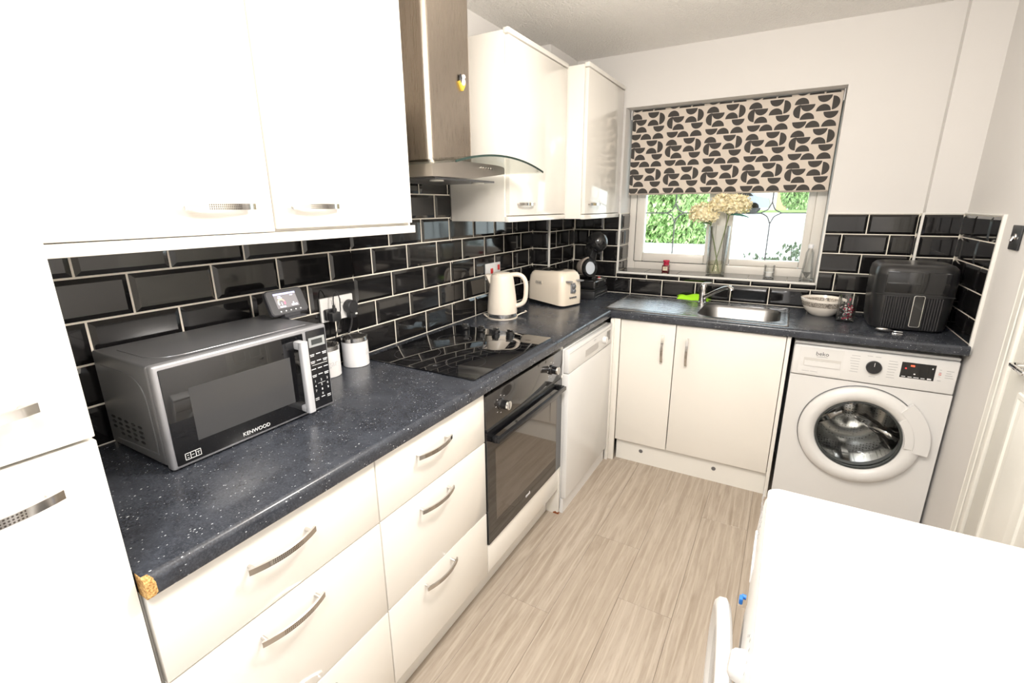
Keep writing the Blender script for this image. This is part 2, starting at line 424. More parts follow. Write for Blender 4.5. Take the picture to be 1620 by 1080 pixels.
def tile_area(parent, O, Ud, Vd, ua, ub, off, zmax, zmin=.91, holes=None, kmax=9):
    """rows start at z=.91; off(k) gives a joint position for row k in u"""
    for k in range(kmax):
        v0, v1 = .91 + k * R_, .91 + (k + 1) * R_
        cd, cu = v0 < zmin - 1e-4, v1 > zmax + 1e-4; v0 = max(v0, zmin); v1 = min(v1, zmax)
        if v1 - v0 < .008: continue
        segs = [(ua, ub)]
        if holes:
            ha, hb, hz0, hz1 = holes
            if v1 > hz0 + .008 and v0 < hz1:
                segs = [(ua, ha), (hb, ub)]
                if v0 < hz0 - .01: segs.append((ha, hb, hz0))
        j0 = off(k)
        for sg in segs:
            sa, sb = sg[:2]; vt = sg[2] if len(sg) > 2 else v1; cu2 = cu or len(sg) > 2
            j = j0 - math.ceil((j0 - sa) / P_) * P_
            while j < sb:
                a, b = max(j, sa), min(j + P_, sb); cl, cr = j < sa - 1e-4, j + P_ > sb + 1e-4
                if b - a > .008: tile(parent, O, Ud, Vd, a, b, v0, vt, ''.join('1' if c else '0' for c in (cl, cr, cd, cu2)))
                j += P_
S0, T0 = -2.0493, .6319
offL = lambda k: S0 + (0 if k % 2 == 0 else -.101)
offW = lambda k: T0 + (0 if k % 2 else -.101)
# left wall: U along +y, normal +x ; U x V = (0,1,0)x(0,0,1) = (1,0,0)
tile_area(WL, (0, 0, 0), (0, 1, 0), (0, 0, 1), -2.852, -1.848, offL, 1.400)
tile_area(WL, (0, 0, 0), (0, 1, 0), (0, 0, 1), -1.848, -1.228, offL, 1.90)
tile_area(WL, (0, 0, 0), (0, 1, 0), (0, 0, 1), -1.228, -.388, offL, 1.412)
# boxing left: front face (normal -y): U=+x ; x cross z = -y
tile_area(BXL, (0, -.388, 0), (1, 0, 0), (0, 0, 1), .004, .114, lambda k: .114, 1.412)
tile_area(BXL, (.118, 0, 0), (0, 1, 0), (0, 0, 1), -.384, -.006, lambda k: -.384 + (.101 if k % 2 else 0), 1.412)
tile_area(WB, (0, 0, 0), (1, 0, 0), (0, 0, 1), .122, 1.945, offW, 1.420, holes=(.431, 1.564, 1.040, 2.1))
tile_area(BXR, (0, -.060, 0), (1, 0, 0), (0, 0, 1), 1.951, 2.096, lambda k: 1.951, 1.420)
tile_area(BXR, (1.947, 0, 0), (0, -1, 0), (0, 0, 1), .004, .056, lambda k: .004, 1.420)
# right wall: normal -x ; U = -y
tile_area(WR, (2.100, 0, 0), (0, -1, 0), (0, 0, 1), .064, .545, lambda k: .045 + (.101 if k % 2 else 0), 1.420)
# left window reveal (normal +x) and sill tiles (normal +z)
tile_area(WB, (.437, 0, 0), (0, 1, 0), (0, 0, 1), .008, .205, lambda k: .008 + (.1 if k % 2 else 0.02), 1.420, zmin=1.056)
for i in range(6):
    a, b = .44 + i * P_ - .03, .44 + (i + 1) * P_ - .03
    a, b = max(a, .440), min(b, 1.556); tile(WB, (0, 0, 1.049), (1, 0, 0), (0, 1, 0), a, b, .006, .206, '1111')
def grout(parent, boxes):
    bm = bm_()
    for b in boxes: bx(bm, *b)
    obj('grout', bm, GROUT, parent, 0)
grout(WL, [(-.008, -.0008, -2.853, -1.848, .905, 1.402), (-.008, -.0008, -1.848, -1.228, .905, 1.9), (-.008, -.0008, -1.228, -.38, .905, 1.414)])
grout(BXL, [(-.001, .1172, -.3872, -.38, .905, 1.414), (.110, .1172, -.38, .001, .905, 1.414)])
grout(WB, [(.117, .433, .0008, .008, .905, 1.423), (.433, 1.561, .0008, .008, .905, 1.043), (1.561, 1.955, .0008, .008, .905, 1.423),
           (.435, .4362, .008, .207, 1.045, 1.423), (.436, 1.559, .001, .207, 1.044, 1.0482)])
grout(BXR, [(1.9478, 1.955, -.052, .001, .905, 1.423), (1.9478, 2.1, -.0592, -.052, .905, 1.423)])
grout(WR, [(2.1008, 2.108, -.548, -.05, .905, 1.423)])
def trim(parent, boxes, name='tile_trim'):
    for b in boxes:
        bm = bm_(); rb(bm, *b, r=.0015, seg=1); obj(name, bm, TRIMW, parent, 30)
trim(BXL, [(.112, .123, -.392, -.382, .91, 1.414)])
trim(WB, [(.430, .441, -.004, .008, 1.046, 1.423), (1.556, 1.566, -.004, .008, 1.040, 1.423), (.436, 1.562, -.004, .008, 1.040, 1.052),
          (1.562, 1.945, -.003, .006, 1.420, 1.428)])
trim(BXR, [(1.942, 1.953, -.065, -.054, .912, 1.428), (1.953, 2.098, -.064, -.056, 1.420, 1.428)])
trim(WR, [(2.096, 2.108, -.560, -.547, .872, 1.428), (2.097, 2.107, -.547, -.06, 1.420, 1.428)])

# ---- window
FY = .205
def ring_bar(bm, x0, x1, z0, z1, w_, y0, y1, r=.004):
    for a in ((x0, x0 + w_, z0, z1), (x1 - w_, x1, z0, z1), (x0 + w_, x1 - w_, z0, z0 + w_), (x0 + w_, x1 - w_, z1 - w_, z1)): rb(bm, a[0], a[1], y0, y1, a[2], a[3], r=r)
win = bpy.data.objects.new('window_1', None); COL.objects.link(win); win['kind'] = 'structure'
bm = bm_(); ring_bar(bm, .438, 1.558, 1.050, 2.040, .052, FY, FY + .07)
rb(bm, .985, 1.045, FY, FY + .07, 1.102, 1.988); obj('window_frame', bm, UPVC, win)
bm = bm_(); ring_bar(bm, .486, .995, 1.104, 1.985, .058, FY - .012, FY + .045, .008); sash = obj('window_sash', bm, UPVC, win)
bm = bm_(); ring_bar(bm, 1.046, 1.507, 1.103, 1.988, .040, FY + .006, FY + .05, .008); bead = obj('glazing_bead', bm, UPVC, win)
bm = bm_(); bx(bm, .482, .486, FY - .001, FY + .02, 1.104, 1.985); bx(bm, .486, 1.0, FY - .001, FY + .02, 1.101, 1.104); obj('rubber_seal', bm, RUBBER, win, 0)
def pane(x0, x1, z0, z1, cx, czs):
    y = FY + .022
    bm = bm_(); bx(bm, x0, x1, y, y + .004, z0, z1); g = obj('glass_pane', bm, G_PANE, win, 0)
    bm = bm_(); yy = y - .003; cz = 1.422
    def strip(pts): tube(bm, [(a, yy, b) for a, b in pts], .0042, 6)
    hw, hh = .055, .062
    strip([(x0, cz), (cx - hw, cz)]); strip([(cx + hw, cz), (x1, cz)]); strip([(cx, z0), (cx, cz - hh)]); strip([(cx, cz + hh), (cx, z1)])
    for sx in (-1, 1):
        for sz in (-1, 1):
            strip([(cx + sx * hw * (1 - t) ** 1.0 * (1 - .32 * math.sin(PI * t)), cz + sz * hh * t * (1 - .32 * math.sin(PI * t))) for t in [i / 8 for i in range(9)]])
    obj('lead_strip', bm, LEAD, g)
pane(.54, .94, 1.158, 1.93, .733, 0); pane(1.084, 1.47, 1.14, 1.95, 1.287, 0)

# ---- door on the right wall
door = bpy.data.objects.new('door_1', None); COL.objects.link(door); door['kind'] = 'structure'
bm = bm_()
prof = [(0, 0), (.012, 0), (.016, .012), (.012, .02), (.018, .028), (.018, .060), (.010, .068), (.010, .080), (0, .080)]
prism(bm, prof, lambda a, b: Vector((2.107 - a, -.872 - b, 0)), lambda a, b: Vector((2.107 - a, -.872 - b, 2.05)))
obj('architrave', bm, GLOSSPAINT, door, 25)
bm = bm_(); rb(bm, 2.085, 2.107, -.990, -.953, 0, 2.02, .004); obj('door_jamb', bm, GLOSSPAINT, door)
bm = bm_(); rb(bm, 2.094, 2.107, -1.76, -.994, .005, 2.0, .002); leaf = obj('door_leaf', bm, GLOSSPAINT, door)
for (y0, y1, z0, z1) in ((-1.34, -1.10, .18, .90), (-1.34, -1.10, 1.04, 1.88), (-1.66, -1.42, .18, .90), (-1.66, -1.42, 1.04, 1.88)):
    bm = bm_()
    loft(bm, [[Vector((2.094 - d, y, z)) for y, z in rrect(y0 + i, y1 - i, z0 + i, z1 - i, .004, 1)] for i, d in ((0, -.001), (.004, .006), (.016, .006), (.022, .001), (.04, .001), (.055, .005))], False, True)
    obj('door_panel', bm, GLOSSPAINT, leaf, 20)
bm = bm_(); cyl(bm, (2.094, -1.095, .98), (2.066, -1.095, .98), .010, n=14); rb(bm, 2.054, 2.068, -1.19, -1.085, .973, .987, .004); rb(bm, 2.0905, 2.095, -1.115, -1.075, .955, 1.005, .002)
obj('door_handle', bm, CHROME, leaf)

# ================================================================== KITCHEN UNITS
DX = .578                       # outer face of the left run doors
# tall unit
t = thing('tall_cabinet', 'tall cream housing cabinet with two doors at the far left', 'cabinet', (.30, -3.16, 0))
bm = bm_(); bx(bm, .01, .556, -3.46, -2.858, .0, 2.30); obj('carcass', bm, CREAM_D, t)
for z0, z1, hz in ((.14, 1.151, 1.098), (1.156, 2.29, 1.225)):
    bm = bm_(); rb(bm, .558, DX, -3.458, -2.860, z0, z1, .002); d = obj('door', bm, CREAM, t)
    handle(d, (DX, -2.988, hz), (0, 1, 0), (1, 0, 0))
bm = bm_(); bx(bm, .50, .515, -3.46, -2.858, 0, .135); obj('plinth', bm, CREAM_D, t, 0)

def drawers(name, label, y0, y1, cat='cabinet'):
    t = thing(name, label, cat, (.29, (y0 + y1) / 2, 0))
    bm = bm_(); bx(bm, .01, .555, y0 + .001, y1 - .001, .14, .868); obj('carcass', bm, CREAM_D, t)
    for z0, z1, hz in ((.685, .864, .803), (.401, .681, .630), (.139, .397, .363)):
        bm = bm_(); rb(bm, .559, DX, y0 + .0018, y1 - .0018, z0, z1, .002); d = obj('drawer', bm, CREAM, t)
        handle(d, (DX, (y0 + y1) / 2 + (-.021 if y0 < -2.6 else -.032), hz), (0, 1, 0), (1, 0, 0))
    bm = bm_(); bx(bm, .500, .516, y0, y1, 0, .137); obj('plinth', bm, CREAM_D, t, 0)
    return t
drawers('drawer_cabinet', 'three-drawer cream base cabinet below the microwave, beside the tall cabinet', -2.854, -2.353)
drawers('drawer_cabinet', 'three-drawer cream base cabinet between the other drawers and the oven', -2.353, -1.852)
# oven housing
t = thing('oven_housing', 'cream base panel and end post around the built-in oven', 'cabinet', (.29, -1.53, 0))
bm = bm_(); rb(bm, .559, DX, -1.850, -1.212, .139, .256, .002); obj('front_panel', bm, CREAM, t)
bm = bm_(); bx(bm, .500, .516, -1.852, -1.226, 0, .137); obj('plinth', bm, CREAM_D, t, 0)
bm = bm_(); rb(bm, .02, .582, -1.222, -1.208, 0, .866, .0015); e = obj('end_panel', bm, CREAM_D, t)
bm = bm_(); prism(bm, [(.555, .0005), (.5835, .0005), (.5835, .012), (.575, .009), (.568, .014), (.555, .006)], lambda a, b: Vector((a, -1.2228, b)), lambda a, b: Vector((a, -1.2215, b)))
bx(bm, .582, .5835, -1.2225, -1.2085, .0005, .008); obj('rust_stain', bm, M('rust', (.25, .07, .02), .9), e, 0, label='rusty brown stain at the foot')
bm = bm_(); bx(bm, .02, .05, -1.85, -1.225, .15, .86); bx(bm, .02, .5, -1.85, -1.225, .14, .155); obj('carcass', bm, CREAM_D, t, 0)

# sink base unit
t = thing('sink_cabinet', 'two-door cream base cabinet under the sink', 'cabinet', (1.05, -.29, 0))
bm = bm_()
bx(bm, .655, 1.456, -.535, -.02, .14, .157); bx(bm, .655, .67, -.535, -.02, .157, .868); bx(bm, .67, 1.456, -.03, -.02, .157, .868); obj('carcass', bm, CREAM_D, t, 0)
for x0, x1, hx in ((.650, .9435, .885), (.9475, 1.4525, 1.011)):
    bm = bm_(); rb(bm, x0, x1, -.560, -.541, .133, .864, .002); d = obj('door', bm, CREAM, t); handle(d, (hx, -.560, .728), (0, 0, 1), (0, -1, 0))
bm = bm_(); rb(bm, 1.4555, 1.472, -.562, -.02, 0, .868, .0012); obj('end_panel', bm, CREAM_D, t)
bm = bm_(); bx(bm, .655, 1.455, -.536, -.521, 0, .131); pl = obj('plinth', bm, CREAM_D, t, 0)
for x in (.803, 1.203):
    bm = bm_(); cyl(bm, (x, -.536, .078), (x, -.539, .078), .0115, n=20, bev=.001); obj('screw_cap', bm, GREYM, pl)
bm = bm_(); rb(bm, .600, .648, -.576, -.556, 0, .868, .0015); rb(bm, .600, .618, -.596, -.577, 0, .868, .0015); obj('corner_post', bm, CREAM, t)

# wall units
def wall_unit(label, x1, y0, y1, z0, z1, doors, xb=.006, hz=1.472, hy=None, pel=.026):
    t = thing('wall_cabinet', label, 'cabinet', (xb + .15, (y0 + y1) / 2, z0))
    bm = bm_(); rb(bm, xb, x1 - .021, y0, y1, z0, z1, .0015); obj('carcass', bm, CREAM, t)
    bm = bm_(); rb(bm, x1 - .021, x1 + .001, y0, y1, z0 - .002, z0 + pel - .004, .002); obj('light_pelmet', bm, CREAM, t)
    bm = bm_(); rb(bm, x1 - .021, x1 + .004, y0, y1, z1 - .012, z1 + .008, .002); obj('top_trim', bm, CREAM_D, t)
    for (a, b, h, dz) in doors:
        bm = bm_(); rb(bm, x1 - .0195, x1, a + .0016, b - .0016, z0 + pel + dz, z1 - .016, .002); d = obj('door', bm, CREAM, t)
        handle(d, (x1, h, hz), (0, 1, 0), (1, 0, 0))
    return t
wall_unit('wide two-door cream wall cabinet above the microwave', .322, -2.852, -1.853, 1.390, 2.30, [(-2.850, -2.358, -2.488, -.002), (-2.356, -1.864, -2.240, .004)])
wall_unit('single-door cream wall cabinet just right of the cooker hood', .318, -1.228, -.615, 1.404, 2.152, [(-1.219, -.620, -1.085, 0)], hz=1.479)
wall_unit('cream wall cabinet in the corner by the window', .428, -.613, -.008, 1.402, 2.150, [(-.608, -.012, -.490, 0)], xb=.124, hz=1.478)

# worktop
t = thing('worktop', 'speckled black L-shaped laminate worktop with chipped left corner', 'worktop', (.3, -1.4, .87))
def wprof(d):            # (distance from back, z) rounded nose at front d
    z0, z1, r, q = .870, .910, .013, .005; o = [(0, z0), (d - q, z0)]
    o += [(d - q + q * math.sin(a), z0 + q - q * math.cos(a)) for a in [PI / 8 * i for i in range(1, 5)]]
    o += [(d - r + r * math.cos(a), z1 - r + r * math.sin(a)) for a in [PI / 12 * i for i in range(0, 7)]]
    return o + [(0, z1)]
bm = bm_(); prism(bm, wprof(.5945), lambda a, b: Vector((a + .001 * (a < .1), -2.854, b)), lambda a, b: Vector((a + .001 * (a < .1), -.001, b))); obj('worktop_section', bm, WORKTOP, t, 30)
bm = bm_(); prism(bm, wprof(.581), lambda a, b: Vector((.583, -a - .001 * (a < .1), b)), lambda a, b: Vector((2.098, -a - .001 * (a < .1), b)))
sec2 = obj('worktop_section', bm, WORKTOP, t, 30)
cb = bm_(); pts = rrect(1.000, 1.432, -.505, -.118, .06); prism(cb, pts, lambda a, b: Vector((a, b, .8)), lambda a, b: Vector((a, b, 1.0)))
bmesh.ops.transform(cb, matrix=ROOTM[t.name].inverted(), verts=cb.verts[:])
cutter = bpy.data.objects.new('cutter', finish(cb, 'cutter', 0)); COL.objects.link(cutter)
md = sec2.modifiers.new('b', 'BOOLEAN'); md.object = cutter; md.operation = 'DIFFERENCE'; md.solver = 'EXACT'
cutter.matrix_world = ROOTM[t.name]
bpy.context.view_layer.update()
nm = bpy.data.meshes.new_from_object(sec2.evaluated_get(bpy.context.evaluated_depsgraph_get()))
sec2.modifiers.clear(); sec2.data = nm; bpy.data.objects.remove(cutter)
nm.set_sharp_from_angle(angle=math.radians(30))
bm = bm_(); rr = random.Random(3); loops = []
for i, yy in enumerate((-2.8548, -2.848, -2.843, -2.839, -2.835)):
    k = (1, 1, .97, .9, .6)[i]
    nose = [(a, b) for a, b in wprof(.5953) if a > .565]
    nose = [(.566, .8700)] + nose + [(.566, .9098)]
    loops.append([Vector((.583 + (a - .583) * (1 if k > .95 else k) + rr.uniform(-.0003, .0004), yy + rr.uniform(-.0012, .0012) * (i > 0), .888 + (min(b, .9097) - .888) * k)) for a, b in nose])
loft(bm, loops, True, True); obj('chipped_corner', bm, CHIP, t, 0, label='bare brown chipboard at the chipped corner')

# hood
t = thing('cooker_hood', 'steel chimney cooker hood with curved glass canopy', 'hood', (.2, -1.55, 1.56))
bm = bm_(); o = []
prism(bm, rrect(.0065, .262, -1.682, -1.408, .024, 8)[::1], lambda a, b: Vector((a, b, 1.632)), lambda a, b: Vector((a, b, ZC - .002))); obj('chimney', bm, CHIM, t, 40)
def gz(y): s = (y + 1.55) / .30; return 1.600 + .036 * (1 - s * s)
bm = bm_(); ys = [-1.85 + .6 * i / 24 for i in range(25)]
loops = []
for y in ys:
    xf = .495
    loops.append([Vector((.0065, y, gz(y))), Vector((xf, y, gz(y))), Vector((xf, y, gz(y) + .005)), Vector((.0065, y, gz(y) + .005))])
loft(bm, loops, True, True); can = obj('glass_canopy', bm, G_HOOD, t, 40)
bm = bm_(); loops = []
for y in ys:
    xf = .495
    loops.append([Vector((xf - .002, y, gz(y) - .0008)), Vector((xf + .0012, y, gz(y) - .0008)), Vector((xf + .0012, y, gz(y) + .0058)), Vector((xf - .002, y, gz(y) + .0058))])
loft(bm, loops, True, True); obj('glass_edge', bm, M('dark_glass_edge', (.02, .035, .03), .25, 0, 0, .2), can, 40)
bm = bm_(); ys2 = [-1.805 + .46 * i / 20 for i in range(21)]; loops = []
for y in ys2:
    zt = min(gz(y) - .002, 1.622); zb = 1.566 + .028 * max(0, (y + 1.60) / .25); xf = .385 - .25 * max(0, abs(y + 1.575) - .12) ** 1.2
    loops.append([Vector((.0065, y, zb)), Vector((xf, y, zb)), Vector((xf, y, zt)), Vector((.0065, y, zt))])
loft(bm, loops, True, True); body = obj('hood_body', bm, STEEL, t, 30)
for i in range(5):
    y = -1.545 + i * .017; bm = bm_(); cyl(bm, (.384, y, 1.606), (.391, y, 1.606), .0045, n=12); obj('button', bm, CHROME, body)
bm = bm_(); bx(bm, .06, .34, -1.76, -1.38, 1.560, 1.567); obj('grease_filter', bm, GREYM, body, 0)
for y in (-1.70, -1.44):
    bm = bm_(); cyl(bm, (.30, y, 1.5555), (.30, y, 1.562), .025, n=20); obj('hood_lamp', bm, M('lamp_lens', (.8, .78, .7), .3), body)
# magnet: a plain generic ornament
t = thing('fridge_magnet', 'small yellow, white and black ornamental magnet on hood chimney', 'magnet', (.266, -1.478, 1.905))
def flat(bm, pts, y, z, x0, x1): prism(bm, pts, lambda a, b: Vector((x0, y + a, z + b)), lambda a, b: Vector((x1, y + a, z + b)))
bm = bm_(); flat(bm, [(-.022, .010), (-.016, .014), (0, 0), (.014, .012), (.02, .008), (.002, -.018), (-.002, -.018)], -1.478, 1.905, .262, .270); obj('base', bm, M('yellow_resin', (.72, .5, .06), .4), t, 0)
bm = bm_(); ball(bm, (.272, -1.478, 1.916), .011, sc=(.7, .9, 1.2)); ball(bm, (.272, -1.476, 1.934), .010, sc=(.7, 1, .8)); obj('body', bm, M('white_resin', (.8, .75, .7), .4), t)
bm = bm_(); ball(bm, (.267, -1.488, 1.925), .011, sc=(.5, .7, 1.6)); ball(bm, (.267, -1.466, 1.925), .009, sc=(.5, .7, 1.4)); obj('side_shape', bm, BLACKM, t)

# ================================================================== APPLIANCES ON THE LEFT RUN
# oven
t = thing('oven', 'black glass built-in single oven with two knobs under hob', 'oven', (.3, -1.53, .26))
OY0, OY1 = -1.850, -1.224
bm = bm_(); bx(bm, .06, .556, OY0 + .02, OY1 - .02, .27, .85); obj('oven_body', bm, M('oven_casing', (.2, .2, .2), .5, .5), t, 0)
bm = bm_(); rb(bm, .556, .584, OY0, OY1 + .012, .728, .852, .002); pan = obj('control_panel', bm, M('smoked_panel', (.030, .027, .025), .07, 0, .5), t)
for y in (-1.755, -1.335):
    bm = bm_(); lathe(bm, [(.0001, 0), (.0215, 0), (.0215, .004), (.017, .008), (.0165, .034), (.0001, .034)], (.584, y, .792), (1, 0, 0), 28); k = obj('knob', bm, BLACK, pan)
    bm = bm_(); lathe(bm, [(.0001, .0342), (.0168, .0342), (.0168, .0305), (.0175, .0305), (.0165, .0365), (.013, .037), (.0001, .037)], (.584, y, .792), (1, 0, 0), 28); c = obj('knob_cap', bm, CHROME, k)
    bm = bm_(); bx(bm, .621, .6216, y - .0012, y + .0012, .780, .804); obj('pointer', bm, PRINTD, c, 0)
    marks('dial_marks', [(math.cos(a) * .033 - .003, math.cos(a) * .033 + .003, math.sin(a) * .033 - .0008, math.sin(a) * .033 + .0008) for a in [PI / 4 * i for i in range(8)]], ((.5842, y, .792), (0, 1, 0), (0, 0, 1)), PRINT, pan)
# door: black border with a smoked window, dark cavity behind
ODT, ODB = .716, .262
def border(bm, xa, xb, y0, y1, z0, z1, iy0, iy1, iz0, iz1):
    for a in ((y0, iy0, z0, z1), (iy1, y1, z0, z1), (iy0, iy1, z0, iz0), (iy0, iy1, iz1, z1)): bx(bm, xa, xb, a[0], a[1], a[2], a[3])
    bmesh.ops.remove_doubles(bm, verts=bm.verts[:], dist=1e-6)
bm = bm_(); border(bm, .556, .584, OY0, OY1 + .012, ODB, ODT, OY0 + .055, OY1 - .045, ODB + .075, ODT - .085); dr = obj('oven_door', bm, GLASSB, t, 0)
bm = bm_(); bx(bm, .5795, .5838, OY0 + .055, OY1 - .045, ODB + .075, ODT - .085); obj('window_glass', bm, M('oven_window', (.055, .043, .034), .03, 0, .8, .7), dr, 0)
bm = bm_(); rb(bm, .600, .616, OY0 + .03, OY1 - .01, .670, .688, .003); rb(bm, .584, .606, OY0 + .03, OY0 + .052, .668, .690, .003); rb(bm, .584, .606, OY1 - .032, OY1 - .01, .668, .690, .003); obj('door_handle', bm, M('black_satin', (.03, .03, .032), .2, .5), dr)
bm = bm_(); rb(bm, .556, .582, OY0 + .005, OY1 + .005, .7165, .7275, .001); obj('vent_gap', bm, BLACKM, t, 0)
text('logo', 'cook', .020, (.5844, -1.545, ODB + .040), (0, 1, 0), (0, 0, 1), PRINT, dr)
# hob
t = thing('hob', 'black ceramic hob with four knobs set in the worktop', 'hob', (.3, -1.575, .91))
HY0, HY1 = -1.873, -1.272
bm = bm_(); rb(bm, .050, .554, HY0, HY1, .9102, .9162, .002); obj('glass_plate', bm, GLASSB, t)
for (x, y, r) in ((.19, -1.73, .09), (.42, -1.73, .075), (.19, -1.49, .075), (.42, -1.49, .09)):
    bm = bm_(); lathe(bm, [(r - .0012, .0001), (r, .0001), (r, .0004), (r - .0012, .0004)], (x, y, .9162), (0, 0, 1), 48); obj('cooking_zone', bm, M('zone_print', (.05, .05, .052), .3), t, 0)
for x in (.125, .215, .295, .370):
    bm = bm_(); lathe(bm, [(.0001, 0), (.019, 0), (.018, .010), (.014, .013), (.0001, .013)], (x, -1.312, .9165), (0, 0, 1), 24); k = obj('knob', bm, BLACK, t)
    bm = bm_(); rb(bm, x - .016, x + .016, -1.315, -1.309, .929, .940, .0015); obj('grip', bm, CHROME, k)

# dishwasher
t = thing('dishwasher', 'white freestanding dishwasher beside the oven, left of corner post', 'dishwasher', (.31, -.90, 0))
y0, y1 = -1.205, -.602
bm = bm_(); rb(bm, .03, .585, y0 + .002, y1 - .002, .02, .848, .003); obj('casing', bm, WHITE, t)
bm = bm_(); rb(bm, .585, .612, y0, y1, .735, .846, .004); pn = obj('control_panel', bm, WHITE, t)
bm = bm_(); rb(bm, .585, .613, y0, y1, .085, .732, .004); dd = obj('door', bm, WHITE, t)
bm = bm_(); bx(bm, .57, .598, y0 + .002, y1 - .002, .0, .080); obj('kickboard', bm, WHITE2, t, 0)
bm = bm_(); rb(bm, .6122, .6128, -1.00, -.82, .758, .793, .0002, 1); obj('handle_recess', bm, M('recess_grey', (.50, .48, .46), .5), pn, 0)
bm = bm_(); rb(bm, .6120, .6135, y0 + .002, y1 - .002, .829, .8305, .0002, 1); obj('lid_seam', bm, GREYP, pn, 0)
bm = bm_(); lathe(bm, [(.0001, 0), (.021, 0), (.019, .018), (.0001, .020)], (.612, -.735, .782), (1, 0, 0), 24); obj('dial', bm, WHITE2, pn)
bm = bm_(); rb(bm, .612, .6132, -.680, -.632, .762, .815, .0004, 1); obj('display', bm, M('display_grey', (.13, .12, .115), .2), pn, 0)
marks('brand_mark', [(-.016, .016, -.002, .003), (-.004, .004, -.008, -.006)], ((.6121, -.872, .815), (0, 1, 0), (0, 0, 1)), GREYP, pn)
for y in (-1.18, -.63):
    bm = bm_(); cyl(bm, (.50, y, 0), (.50, y, .022), .015, n=12); obj('foot', bm, BLACKM, t)

# microwave
t = thing('microwave', 'silver microwave with black glass door on the left worktop', 'microwave', (.16, -2.45, .91))
MY0, MY1, MZ0, MZ1 = -2.667, -2.231, .920, 1.153
bm = bm_(); rb(bm, .022, .274, MY0, MY1, MZ0, MZ1, .006, 3); cas = obj('casing', bm, GREYM, t)
bm = bm_(); tube(bm, [(.06, MY0 - .0002, MZ1 - .03)] + bez((.18, MY0 - .0002, MZ1 - .03), (.235, MY0 - .0002, MZ1 - .035), (.25, MY0 - .0002, MZ1 - .06), (.252, MY0 - .0002, MZ1 - .10), 8) + [(.255, MY0 - .0002, MZ0 + .06), (.252, MY0 - .0002, MZ0 + .025), (.06, MY0 - .0002, MZ0 + .018)], .0016, 6); obj('pressed_rib', bm, GREYM, cas)
bm = bm_(); tube(bm, [(.08, MY0 + .03, MZ1 + .0003), (.20, MY0 + .032, MZ1 + .0003)] + bez((.20, MY0 + .032, MZ1 + .0003), (.235, MY0 + .04, MZ1 + .0003), (.25, MY0 + .06, MZ1 + .0003), (.252, MY0 + .10, MZ1 + .0003), 8) + [(.252, MY1 - .03, MZ1 + .0003)], .0014, 6); obj('pressed_rib', bm, GREYM, cas)
bm = bm_()
for i in range(5):
    for j in range(4 if 0 < i < 5 else 3):
        xx = .060 + i * .032; zz = .995 - j * .0125 - (0 if i else 0)
        pts = [(xx + math.cos(a) * .0105, zz + math.sin(a) * .0036) for a in [2 * PI * q / 12 for q in range(12)]]
        prism(bm, pts, lambda a, b: Vector((a, MY0 + .001, b)), lambda a, b: Vector((a, MY0 - .0008, b)))
obj('side_vent', bm, RUBBER, cas, 0)
bm = bm_(); rb(bm, .276, .300, MY0, MY1, MZ0 - .006, MZ1 + .003, .006, 3); fr = obj('front_bezel', bm, SILVER_L, t)
bm = bm_(); rb(bm, .296, .3025, MY0 + .010, MY1 - .078, MZ0 + .002, MZ1 - .008, .002); mdoor = obj('door_glass', bm, GLASSB, fr)
bm = bm_(); rb(bm, .296, .3025, MY1 - .068, MY1 - .006, MZ0 + .002, MZ1 - .006, .002); mpan = obj('control_panel', bm, M('panel_black', (.012, .012, .014), .2), fr)
bm = bm_(); rb(bm, .3024, .3028, MY0 + .060, MY1 - .125, MZ0 + .045, MZ1 - .062, .0001, 1); obj('mesh_window', bm, M('mesh_screen', (.05, .05, .052), .12, 0, .5), mdoor, 0)
hy = -2.330
bm = bm_()
loft(bm, [[Vector((x + .0 * y, y, z)) for x, y in rrect(.318, .336, hy - .011, hy + .011, .005, 3)] for z in (.932, .937, 1.124, 1.130)], True, True)
rb(bm, .300, .330, hy - .011, hy + .011, 1.108, 1.131, .005); rb(bm, .300, .330, hy - .011, hy + .011, .931, .950, .005); obj('door_handle', bm, M('pale_silver', (.66, .66, .68), .3, .3), mdoor)
text('brand', 'KENWOOD', .0135, (.3027, -2.472, .934), (0, 1, 0), (0, 0, 1), PRINT, mdoor)
bm = bm_()
for (a0, a1, b0, b1) in ((0, .034, 0, .0012), (0, .034, .0148, .016), (0, .0012, 0, .016), (.0328, .034, 0, .016), (.011, .0122, 0, .016), (.022, .0232, 0, .016), (.004, .008, .004, .005), (.004, .008, .010, .011), (.014, .019, .008, .009), (.025, .031, .010, .011), (.0275, .0285, .004, .011)):
    bx(bm, .3026, .3030, -2.640 + a0, -2.640 + a1, .930 + b0, .930 + b1)
obj('door_badge', bm, PRINT, mdoor, 0)
pc = MY1 - .037
bm = bm_(); border(bm, .3025, .3030, pc - .026, pc + .026, 1.100, 1.127, pc - .018, pc + .018, 1.106, 1.121); obj('display_surround', bm, M('display_rim', (.33, .34, .34), .4), mpan, 0)
bm = bm_(); bx(bm, .3025, .3028, pc - .018, pc + .018, 1.106, 1.121); obj('display', bm, M('lcd', (.05, .055, .055), .2), mpan, 0)
rc = []
for r_, z in enumerate((1.078, 1.058, 1.036, 1.018)):
    for c in (-.02, 0, .02):
        rc.append((c - .007, c + .007, z, z + .0022))
        if r_ in (0, 1, 3) and c != 0: rc.append((c - .006, c + .006, z - .004, z - .0022))
rc.append((-.024, .026, 1.048, 1.0490)); rc.append((-.012, .012, .9925, .9932))
for c in (-.02, 0, .02): rc.append((c - .006, c + .006, .950, .952))
rc += [(-.026, -.014, .9455, .947), (.014, .026, .9455, .947)]
marks('button_print', rc, ((.3026, pc, 0), (0, 1, 0), (0, 0, 1)), PRINT, mpan)
